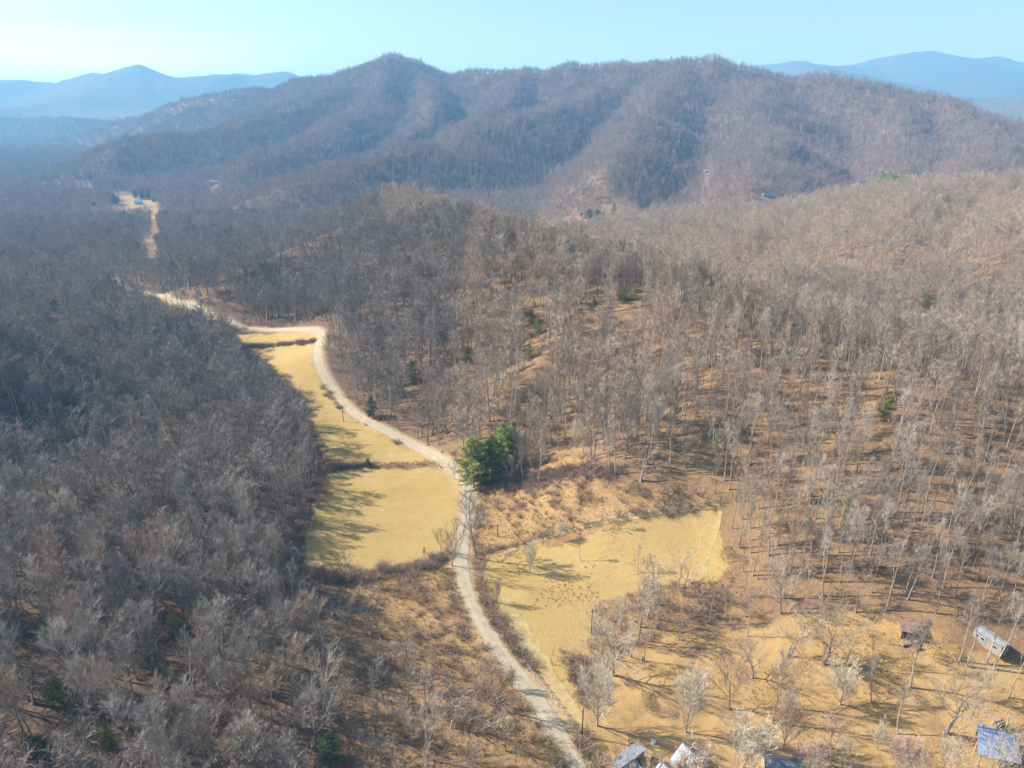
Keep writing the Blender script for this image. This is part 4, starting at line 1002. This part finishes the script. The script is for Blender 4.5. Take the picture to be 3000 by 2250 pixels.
k = fov(x, y) & (mask('rough', x, y, 2) | (mask('meadow', x, y, 1) & (up_ > 1040) & (fbm(x, y, 14, 12, 3) > 0.22)) | (mask('lawn', x, y, 1) & (fbm(x, y, 16, 14, 2) > 0.15))) & (dist_line(x, y, ROAD) > 2.6) & (dist_line(x, y, TR1) > 2.0) & (rng.random(len(x)) < 0.6)
tx, ty = x[k], y[k]
a, b = strip([(690,1012),(760,1012),(850,1006),(930,1000),(970,1012)], 0.6, 1.1, 5); tx = np.concatenate([tx, a]); ty = np.concatenate([ty, b])
a, b = strip([(880,1235),(940,1245),(985,1270)], 0.6, 1.6, 6); tx = np.concatenate([tx, a]); ty = np.concatenate([ty, b])
k = awayb(tx, ty); tx, ty = tx[k], ty[k]
mass('grass_tussocks', 'pale straw coloured grass tussocks in the rough pasture and along the ditch', 'grass', [([tussock(q) for q in range(5)], tx, ty, zat(tx, ty), rng.uniform(0.3, 0.7, len(tx)), rng.uniform(0.8, 1.3, len(tx)))])
print('TREES', len(NX), len(MX), len(FX), len(bx), len(bx2), len(tx))

# ------------------------------------------------------------------ buildings, fences, poles and yard things
def atz(u, v, z):
    r = ray(u, v); k = (z - CAMZ) / r[2]; return Vector((r[0] * k, r[1] * k, z))
metal_lt = mat('light_metal_roof', [(0.15, 0.19, 0.23), (0.23, 0.27, 0.31)], 0.8, 0.45, metal=0.1, spec=0.5)
metal_gr = mat('grey_metal_roof', [(0.12, 0.155, 0.19), (0.19, 0.23, 0.27)], 0.7, 0.5, metal=0.1, spec=0.5)
metal_bl = mat('blue_white_metal', [(0.22, 0.29, 0.41), (0.30, 0.37, 0.49)], 0.5, 0.45, metal=0.05, spec=0.5)
boards = mat('weathered_boards', [(0.24, 0.17, 0.13), (0.38, 0.30, 0.24)], 1.2, 0.9, stretch=(3, 3, 0.4))
cream = mat('cream_siding', [(0.50, 0.46, 0.38), (0.60, 0.56, 0.48)], 1.5, 0.8)
white_m = mat('white_siding', [(0.42, 0.44, 0.44), (0.54, 0.55, 0.55)], 1.0, 0.7)
blue_s = mat('pale_blue_siding', [(0.34, 0.42, 0.46), (0.44, 0.52, 0.56)], 1.0, 0.7)
dark_roof = mat('dark_shingles', [(0.05, 0.07, 0.075), (0.10, 0.12, 0.13)], 1.5, 0.8)
brown_roof = mat('rusty_brown_roof', [(0.19, 0.12, 0.095), (0.30, 0.20, 0.16)], 0.9, 0.8)
glass = mat('dark_glass', [(0.02, 0.03, 0.035), (0.04, 0.05, 0.06)], 1.0, 0.15, spec=0.6)
trim = mat('white_trim', [(0.66, 0.66, 0.64), (0.74, 0.74, 0.72)], 1.0, 0.6)
brick = mat('red_brick', [(0.34, 0.16, 0.10), (0.46, 0.26, 0.18)], 3.0, 0.9)
oldwood = mat('old_fence_wood', [(0.30, 0.24, 0.20), (0.48, 0.40, 0.35)], 1.0, 0.95)
darkwood = mat('dark_pole_wood', [(0.10, 0.07, 0.055), (0.17, 0.12, 0.10)], 1.0, 0.9)
wire_m = mat('grey_wire', [(0.25, 0.25, 0.25), (0.32, 0.32, 0.32)], 1.0, 0.5)
def gable(root, L, W, hw, hr, wall_m, roof_m, ox=0, oy=0, rot=0, over=0.35, seams=True, wins=(), doors=(), chim=None, lab=None):
    """ridge along local x"""
    M = Vector((ox, oy, 0)); cr_, sr_ = math.cos(rot), math.sin(rot)
    def tr(b):
        b.v = [(x * cr_ - y * sr_ + ox, x * sr_ + y * cr_ + oy, z) for x, y, z in b.v]; return b
    w = MB(); a, b_ = L / 2, W / 2
    w.add([(-a,-b_,-.4),(a,-b_,-.4),(a,b_,-.4),(-a,b_,-.4),(-a,-b_,hw),(a,-b_,hw),(a,b_,hw),(-a,b_,hw),(-a,0,hr-.05),(a,0,hr-.05)],
          [(0,1,5,4),(2,3,7,6),(1,2,6,9,5),(3,0,4,8,7),(4,5,9,8),(7,8,9,6)])
    wo_ = tr(w).build('wall', wall_m, root)
    r = MB(); e = a + over; f = b_ + over; he = hw - over * (hr - hw) / b_
    for s in (-1, 1):
        q = [(-e, 0, hr + .1), (e, 0, hr + .1), (e, s * f, he + .1), (-e, s * f, he + .1)]
        if s == 1: q = q[::-1]
        r.slab(*[q[i] for i in (3, 2, 1, 0)], -0.09) if s == -1 else r.slab(*[q[i] for i in (3, 2, 1, 0)], -0.09)
        if seams:
            k = int(2 * e / 0.6)
            for i in range(k + 1):
                x = -e + 0.05 + i * (2 * e - 0.1) / k
                r.tube([(x, s * 0.05, hr + .20), (x, s * f, he + .20)], [0.035, 0.035], 4)
    r.box(-e, e, -.12, .12, hr + .16, hr + .24)
    ro = tr(r).build('roof', roof_m, root)
    for side, x, z, ww, hh in wins:
        fr_, gl = MB(), MB()
        if side in ('f', 'b'):
            s = -1 if side == 'f' else 1; y0 = s * b_
            fr_.box(x - ww/2 - .1, x + ww/2 + .1, min(y0, y0 + s*.06), max(y0, y0 + s*.06), z - hh/2 - .1, z + hh/2 + .1)
            gl.box(x - ww/2, x + ww/2, min(y0 + s*.03, y0 + s*.09), max(y0 + s*.03, y0 + s*.09), z - hh/2, z + hh/2)
        else:
            s = -1 if side == 'l' else 1; x0 = s * a
            fr_.box(min(x0, x0 + s*.06), max(x0, x0 + s*.06), x - ww/2 - .1, x + ww/2 + .1, z - hh/2 - .1, z + hh/2 + .1)
            gl.box(min(x0 + s*.03, x0 + s*.09), max(x0 + s*.03, x0 + s*.09), x - ww/2, x + ww/2, z - hh/2, z + hh/2)
        fo = tr(fr_).build('window', trim, root); tr(gl).build('pane', glass, fo)
    for side, x in doors:
        d = MB(); s = -1 if side == 'f' else 1; y0 = s * b_
        d.box(x - .5, x + .5, min(y0, y0 + s*.07), max(y0, y0 + s*.07), 0, 2.05); tr(d).build('door', boards, root)
    if chim:
        c_ = MB(); x, y, t = chim; c_.box(x - .4, x + .4, y - .35, y + .35, hw - .5, t); c_.box(x - .5, x + .5, y - .45, y + .45, t, t + .15); tr(c_).build('chimney', brick, ro)
    return wo_, ro
def place_house(name, u0, v0, u1, v1, zh, label, cat, **kw):
    """ridge from one photo point to another at height zh above the ground there"""
    g = P3(u0, v0); a = atz(u0, v0, g.z + zh); b = atz(u1, v1, g.z + zh); a.z = b.z = 0; c_ = (a + b) / 2; L = (b - a).length
    o = empty(name, (c_.x, c_.y, float(zat(c_.x, c_.y))), math.atan2(b.y - a.y, b.x - a.x)); tag(o, label, cat); return o, L

# two-winged house
o, L = place_house('farm_house', 1476.5, 1607.6, 1508, 1639, 5.0, 'house with two parallel metal-roofed wings and a brick chimney at the bottom edge', 'house')
gable(o, L, 5.2, 2.7, 5.0, cream, metal_gr, wins=[('b', -1.2, 1.5, 1, 1.1), ('b', 1.4, 1.5, 1, 1.1), ('l', 0, 1.6, 1.1, 1.2)], chim=(L * 0.2, -2.6, 6.0))
gable(o, L, 4.6, 2.6, 4.6, white_m, metal_lt, ox=0.6, oy=-6.2, wins=[('f', -1.5, 1.5, 1, 1.1), ('f', 1.5, 1.5, 1, 1.1), ('l', 0, 1.6, 1, 1.1)], doors=[('f', 0)])
b = MB(); b.slab((-L/2 + .6, -3.9, 2.75), (L/2 - .2, -3.9, 2.75), (L/2 - .2, -2.75, 3.0), (-L/2 + .6, -2.75, 3.0), 0.12); b.box(-L/2 + .9, L/2 - .5, -3.75, -2.75, -.3, 2.5); b.build('link_roof', mat('olive_felt', [(0.25, 0.25, 0.18), (0.33, 0.32, 0.24)], 1.0), o)
b = MB(); b.slab((-.7, -7.9, 3.35), (.7, -7.9, 3.35), (.7, -7.2, 4.0), (-.7, -7.2, 4.0), .07); sk = b.build('skylight', glass, o)
# narrow mono-pitch outbuilding with lean-to
A = atz(1338, 1651, 3.6); B = atz(1394, 1611, 3.6); d = B - A; c_ = (A + B) / 2; L = d.length
o = empty('outbuilding', (c_.x, c_.y, float(zat(c_.x, c_.y))), math.atan2(d.y, d.x)); tag(o, 'narrow board outbuilding with a pale grey sloping metal roof beside the lane fence', 'outbuilding')
b = MB(); w_ = 2.3
b.add([(-L/2+.2, -.1, -.3), (L/2-.2, -.1, -.3), (L/2-.2, w_, -.3), (-L/2+.2, w_, -.3), (-L/2+.2, -.1, 3.45), (L/2-.2, -.1, 3.45), (L/2-.2, w_, 2.6), (-L/2+.2, w_, 2.6)], [(0,1,5,4),(1,2,6,5),(2,3,7,6),(3,0,4,7),(4,5,6,7)]); b.build('wall', boards, o)
b = MB(); b.slab((-L/2-.2, w_+.3, 2.55), (-L/2-.2, -.4, 3.62), (L/2+.2, -.4, 3.62), (L/2+.2, w_+.3, 2.55), -.09)
for i in range(12):
    x = -L/2 - .1 + i * (L + .2) / 11; b.tube([(x, -.4, 3.74), (x, w_+.3, 2.67)], [.03, .03], 4)
b.build('roof', metal_lt, o)
b = MB()
for x in (-L/4, 0, L/4): b.box(x - .55, x + .55, -.19, -.1, .1, 2.3)
b.build('door', darkwood, o)
b = MB(); b.slab((-L/2+1.2, -.2, 2.6), (-L/2+1.2, -3.6, 2.0), (L/2-2.8, -3.6, 2.0), (L/2-2.8, -.2, 2.6), -.08); b.build('lean_to_roof', metal_bl, o)
for x, y in ((-L/2+1.4, -3.4), (L/2-3.0, -3.4)):
    b = MB(); b.box(x-.08, x+.08, y-.08, y+.08, -.3, 2.0); b.build('post', oldwood, o)
# grey-roofed building right of the bushy tree
o, L = place_house('cottage', 1672, 1643, 1715, 1650, 4.3, 'small building with dark grey roof cut by the bottom edge', 'house')
gable(o, 6.5, 6.0, 2.4, 4.3, cream, metal_gr, wins=[('f', -1.5, 1.4, .9, 1), ('f', 1.5, 1.4, .9, 1)], doors=[('f', 0)])
# carport
C4 = [atz(2111, 1561, 3.3), atz(2196, 1586, 3.3), atz(2207, 1650, 2.7), atz(2112, 1630, 2.7)]
m_ = sum(C4, Vector()) / 4; gz = float(zat(m_.x, m_.y)); o = empty('carport', (m_.x, m_.y, gz)); tag(o, 'open carport with bluish white metal roof crossed by branch shadows', 'carport')
q = [p - Vector((m_.x, m_.y, gz)) for p in C4]
b = MB(); b.slab(q[3], q[2], q[1], q[0], .1)
for i in range(15):
    t = i / 14; p0 = q[0].lerp(q[1], t); p1 = q[3].lerp(q[2], t); b.tube([p0 + Vector((0, 0, .03)), p1 + Vector((0, 0, .03))], [.04, .04], 4)
b.build('roof', metal_bl, o)
for i in range(4):
    for t in (0.06, 0.94) if i in (0, 2) else (0.5,):
        p = q[i].lerp(q[(i + 1) % 4], t) * 0.94; b = MB(); b.box(p.x-.09, p.x+.09, p.y-.09, p.y+.09, -.3, q[i].lerp(q[(i+1) % 4], t).z - .12); b.build('post', oldwood, o)
b = MB(); b.slab(q[0] * 0.93 - Vector((0,0,.5)), q[1] * 0.93 - Vector((0,0,.5)), Vector((q[1].x*.93, q[1].y*.93, -.2)), Vector((q[0].x*.93, q[0].y*.93, -.2)), .06); b.build('back_wall', boards, o)
# open shed in the wood edge
A = P3(1943, 1380); B = P3(1987, 1386); d = B - A; L = d.length; c_ = (A + B) / 2
o = empty('open_shed', tuple(c_), math.atan2(d.y, d.x)); tag(o, 'small open-fronted shed with a rusty brown roof at the wood edge', 'shed')
b = MB(); b.slab((-L/2-.3, -.5, 2.2), (L/2+.3, -.5, 2.2), (L/2+.3, 3.3, 3.0), (-L/2-.3, 3.3, 3.0), -.1); b.build('roof', brown_roof, o)
b = MB(); b.box(-L/2, -L/2+.1, 0, 3.1, -.3, 2.25); b.box(L/2-.1, L/2, 0, 3.1, -.3, 2.25); b.box(-L/2+.1, L/2-.1, 3.0, 3.1, -.3, 2.8); b.build('wall', boards, o)
for x in (-L/2+.1, -L/6, L/6, L/2-.1):
    b = MB(); b.box(x-.08, x+.08, -.2, -.04, -.3, 2.2); b.build('post', oldwood, o)
# mobile home
A = P3(2121, 1382); B = P3(2151, 1413); d = B - A; L = max(min(d.length, 7.4), 6.5); c_ = (A + B) / 2
o = empty('mobile_home', (c_.x, c_.y, float(zat(c_.x, c_.y))), math.atan2(d.y, d.x)); tag(o, 'long pale grey mobile home standing among the straight trees', 'mobile home')
b = MB(); b.box(-L/2, L/2, -1.3, 1.3, .5, 2.7); b.build('wall', mat('grey_siding', [(0.17, 0.18, 0.165), (0.29, 0.29, 0.265)], 0.6, 0.7), o)
b = MB(); b.slab((-L/2-.1, -1.4, 2.72), (L/2+.1, -1.4, 2.72), (L/2+.1, 0, 2.92), (-L/2-.1, 0, 2.92), -.06); b.slab((-L/2-.1, 0, 2.925), (L/2+.1, 0, 2.925), (L/2+.1, 1.4, 2.725), (-L/2-.1, 1.4, 2.725), -.06)
b.build('roof', mat('faded_roof', [(0.20, 0.22, 0.23), (0.32, 0.34, 0.35)], 0.8, 0.7), o)
b = MB(); b.box(-L/2+.2, L/2-.2, -1.2, 1.2, -.2, .49); b.build('skirt', boards, o)
for x in (-L*.36, -L*.16, L*.28):
    b = MB(); b.box(x-.5, x+.5, -1.35, -1.3, 1.3, 2.1); w_ = b.build('window', trim, o); b = MB(); b.box(x-.42, x+.42, -1.38, -1.352, 1.38, 2.02); b.build('pane', glass, w_)
b = MB(); b.box(L*.06, L*.06+.8, -1.36, -1.3, .5, 2.4); b.build('door', boards, o)
# yard things
def item(name, u, v, label, cat, rz=0.0):
    p = P3(u, v); o = empty(name, tuple(p), rz); tag(o, label, cat); return o
o = item('garden_cart', 1977, 1392, 'bright yellow garden cart standing in front of the open shed', 'cart', 0.4)
b = MB(); b.add([(-.4,-.3,.4),(.4,-.3,.4),(.4,.3,.4),(-.4,.3,.4),(-.6,-.4,.8),(.6,-.4,.8),(.6,.4,.8),(-.6,.4,.8)], [(0,3,2,1),(0,1,5,4),(1,2,6,5),(2,3,7,6),(3,0,4,7),(4,5,6,7)]); b.build('tub', mat('yellow_plastic', [(0.70, 0.55, 0.03), (0.78, 0.62, 0.05)], 1, .5), o)
for s in (-1, 1):
    b = MB(); b.tube([(0, s*.5, .28), (0, s*.6, .28)], [.28, .28], 12); b.f.append(tuple(range(11, -1, -1))); b.build('wheel', darkwood, o)
b = MB(); b.tube([(-.8, -.3, .8), (-1.6, -.3, .95), (-1.6, .3, .95), (-.8, .3, .8)], [.03]*4, 5); b.build('handle', darkwood, o)
o = item('blue_bin', 1983, 1404, 'small blue grey barrel below the yellow cart', 'barrel')
b = MB(); b.tube([(0,0,0),(0,0,.1),(0,0,.5),(0,0,.9),(0,0,.95)], [.3,.33,.36,.32,.28], 12); b.build('drum', mat('blue_plastic', [(0.12, 0.2, 0.32), (0.18, 0.28, 0.42)], 1, .5), o)
b = MB(); b.tube([(0,0,.951),(0,0,1.0)], [.26,.26], 12); b.build('lid', darkwood, o)
o = item('plank_pile', 1956, 1392, 'grey pile of stacked boards left of the yellow cart', 'boards', 0.2)
b = MB()
for k in range(4):
    for j in range(4): b.box(-1.2 + .08*k, 1.2 - .05*j, -.5 + j*.26, -.27 + j*.26, k*.12, k*.12 + .1)
b.build('plank', oldwood, o)
o = item('log_pile', 2158, 1566, 'heap of cut logs on the tan ground behind the carport', 'logs', 0.3)
rg = random.Random(4)
for k in range(9):
    b = MB(); y = rg.uniform(-.7, .7); z = .18 + .22 * (k % 3); x = rg.uniform(-.3, .3); a = rg.uniform(-.3, .3)
    b.tube([(x - 1.1, y - a, z), (x + 1.1, y + a, z + rg.uniform(-.05, .15))], [.16, .14], 7); b.f.append(tuple(range(6, -1, -1))); b.build('log', oldwood if k % 2 else mat_log if 'mat_log' in globals() else oldwood, o)
p = P3(2171, 1577); h = tall(2171, 1577, 1543)
o = empty('timber_post', tuple(p), 0.3); tag(o, 'tall cream timber post standing behind the carport', 'post')
b = MB(); b.box(-.13, .13, -.1, .1, -.3, h); b.build('shaft', mat('fresh_timber', [(0.62, 0.50, 0.25), (0.72, 0.60, 0.34)], 1.0), o)
b = MB(); b.box(-.16, .16, -.13, .13, h, h + .08); b.build('cap', oldwood, o)
o = item('well_cap', 1411, 1604, 'small round white well cap on the grass above the outbuilding', 'well cap')
b = MB(); b.tube([(0,0,-.1),(0,0,.3)], [.5,.5], 14); b.build('ring', white_m, o); b = MB(); b.tube([(0,0,.301),(0,0,.38)], [.58,.54], 14); b.build('cover', trim, o)
for k, (u_, v_, vt, w_, lb) in enumerate([
  (1922, 1392, 1350, .9, 'tall golden tan bush left of the open shed'), (2003, 1388, 1362, 1.1, 'golden bush just right of the open shed'),
  (2028, 1402, 1372, 1.1, 'golden bush in the middle of the row right of the shed'), (2040, 1428, 1396, 1.1, 'lowest golden bush of the row right of the shed'),
  (2016, 1424, 1400, 1.0, 'small golden bush below the blue grey barrel')]):
    x_, y_ = ground(u_, v_); H = tall(u_, v_, vt); T, C = cedar(70 + k, H, H * w_, 0.28, 420)
    o = empty('golden_bush', (x_, y_, float(zat(x_, y_)))); T.build('trunk', bark, o); C.build('crown', gold_m, o); tag(o, lb, 'bush')
# utility poles
def pole(u, v, vt, label, lamp=False):
    p = P3(u, v); h = tall(u, v, vt); o = empty('utility_pole', tuple(p), 0.5); tag(o, label, 'pole', 'poles along the lane and fields')
    b = MB(); b.tube([(0,0,-.5),(0,0,h*.5),(0,0,h)], [.17,.14,.11], 8); b.build('shaft', darkwood, o)
    b = MB(); b.tube([(-.12,0,h-.2),(-.12,0,h+.25)], [.05,.03], 6); b.build('insulator', trim, o)
    if lamp:
        b = MB(); b.tube([(.1,0,h-1.0),(.7,0,h-.8)], [.04,.04], 5); a = b.build('lamp_arm', wire_m, o)
        b = MB(); b.tube([(.8,0,h-1.15),(.8,0,h-.9),(.8,0,h-.7)], [.22,.2,.08], 8); b.build('lamp_head', white_m, o)
    else:
        b = MB(); b.box(-.7, .7, -.05, .05, h-.6, h-.48); b.build('crossarm', darkwood, o)
pole(1257, 1591, 1529, 'dark utility pole with a white lamp beside the rail fence', True)
pole(1277, 1370, 1316, 'bare wooden pole at the corner of the tussock pasture')
pole(742, 912, 886, 'lone thin pole in the upper crescent meadow')
pole(1075, 1160, 1132, 'short wooden pole at the right roadside of the rough field')
# fences
def fence(name, P, step, hgt, nrail, label, pm, rm, pr=.09, rr_=.05, round_=False):
    L = spline([ground(a, b_) for a, b_ in P], 0.8); s = np.concatenate([[0], np.cumsum(np.hypot(*np.diff(L, axis=0).T))]); n_ = int(s[-1] / step)
    X = np.interp(np.linspace(0, s[-1], n_ + 1), s, L[:, 0]); Y = np.interp(np.linspace(0, s[-1], n_ + 1), s, L[:, 1]); Z = zat(X, Y)
    o = empty(name, (X[0], Y[0], Z[0])); tag(o, label, 'fence'); rg = random.Random(n_)
    pm_ = MB(); pm_.box(-pr, pr, -pr, pr, -.4, hgt + .12); pme = pm_.mesh('post', pm)
    for i in range(n_ + 1):
        q = link(bpy.data.objects.new('post', pme), o); q.location = (X[i]-X[0], Y[i]-Y[0], Z[i]-Z[0]); q.rotation_euler = (rg.gauss(0,.03), rg.gauss(0,.03), rg.uniform(0,.4))
    for k in range(nrail):
        h = hgt * (k + .8) / nrail; b = MB()
        for i in range(n_):
            e = rg.gauss(0, .04); b.tube([(X[i]-X[0], Y[i]-Y[0], Z[i]-Z[0]+h+e), (X[i+1]-X[0], Y[i+1]-Y[0], Z[i+1]-Z[0]+h-e)], [rr_, rr_], 4)
        b.build('rail' if rr_ > .03 else 'wire', rm, o)
fence('rail_fence', [(1132,1434),(1167,1476),(1204,1526),(1232,1564),(1248,1586),(1258,1600)], 2.4, 1.25, 3, 'weathered wooden rail fence running down the right side of the lane', oldwood, oldwood)
fence('field_fence', [(1556,1087),(1475,1097),(1360,1116),(1237,1141),(1164,1163),(1060,1192)], 4.0, 1.1, 3, 'old post and wire fence between the rough field and the pasture', darkwood, wire_m, .08, .022)
fence('broken_fence', [(1340,1415),(1358,1420),(1388,1429)], 2.2, 1.1, 2, 'short broken rail fence at the upper left corner of the yard', darkwood, darkwood)
# far houses
p = P3(300, 441); o = empty('farmhouse', tuple(p), R(20)); tag(o, 'far house with bright blue metal roof below the three conifers', 'house')
gable(o, 12, 8, 3.2, 6, white_m, mat('blue_metal_roof', [(0.08, 0.26, 0.52), (0.12, 0.34, 0.62)], .5, .5), seams=False, wins=[('f', -3, 1.8, 1.2, 1.3), ('f', 3, 1.8, 1.2, 1.3), ('l', 0, 1.8, 1.2, 1.3)], doors=[('f', 0)])
p = P3(441, 494); o = empty('gabled_house', tuple(p), R(-62)); tag(o, 'far tall house with pale blue gable front and dark green roof', 'house')
gable(o, 13, 9, 4.5, 8.5, blue_s, dark_roof, seams=False, wins=[('r', -2, 1.8, 1.2, 1.4), ('r', 2, 1.8, 1.2, 1.4), ('r', 0, 5, 1.2, 1.4), ('b', -3, 2, 1.2, 1.4), ('b', 2, 2, 1.2, 1.4)], doors=[('b', 0)], chim=(-3, 0, 9.6))
p = P3(462, 396); o = empty('long_barn', tuple(p), R(3)); tag(o, 'far low barn with a white roof in the valley woods', 'barn')
gable(o, 22, 9, 3, 5, white_m, metal_bl, seams=False, doors=[('f', 0)], wins=[('f', -6, 1.8, 1.4, 1.2), ('f', 6, 1.8, 1.4, 1.2)])
p = P3(1658, 424); o = empty('hillside_house', tuple(p), R(-6), 0.75); tag(o, 'far white house on its small lawn at the foot of the mountain', 'house')
gable(o, 18, 9, 4.5, 7.5, white_m, metal_gr, seams=False, doors=[('f', 0)], wins=[('f', x, 2, 1.3, 1.5) for x in (-6, -3, 3, 6)])
p = P3(1528, 372); o = empty('mountain_house', tuple(p), R(8), 0.65); tag(o, 'far white-roofed house half hidden on the lower mountain slope', 'house')
gable(o, 18, 9, 4, 6.5, cream, metal_bl, seams=False, doors=[('f', 0)], wins=[('f', x, 2, 1.3, 1.5) for x in (-6, -3, 3, 6)])
# ------------------------------------------------------------------ haze
hz = MB(); lo = float(GZ.min()) - 1; hi = max(float(GZ.max()), CAMZ) + 8
hz.box(-40500, 40500, -40500, 40500, lo, hi)
hm_ = bpy.data.materials.new('valley_haze'); hm_.use_nodes = True; hn_ = hm_.node_tree.nodes; hn_.clear()
ho = hn_.new('ShaderNodeOutputMaterial'); pv = hn_.new('ShaderNodeVolumePrincipled')
pv.inputs['Color'].default_value = (0.18, 0.57, 1.0, 1); pv.inputs['Density'].default_value = HAZE_DENSITY; pv.inputs['Anisotropy'].default_value = 0.1; pv.inputs['Absorption Color'].default_value = (0.35, 0.35, 0.35, 1)
hm_.node_tree.links.new(pv.outputs[0], ho.inputs['Volume'])
o = hz.build('haze', hm_); tag(o, 'thin blue haze filling the valley air', 'haze', kind='stuff')
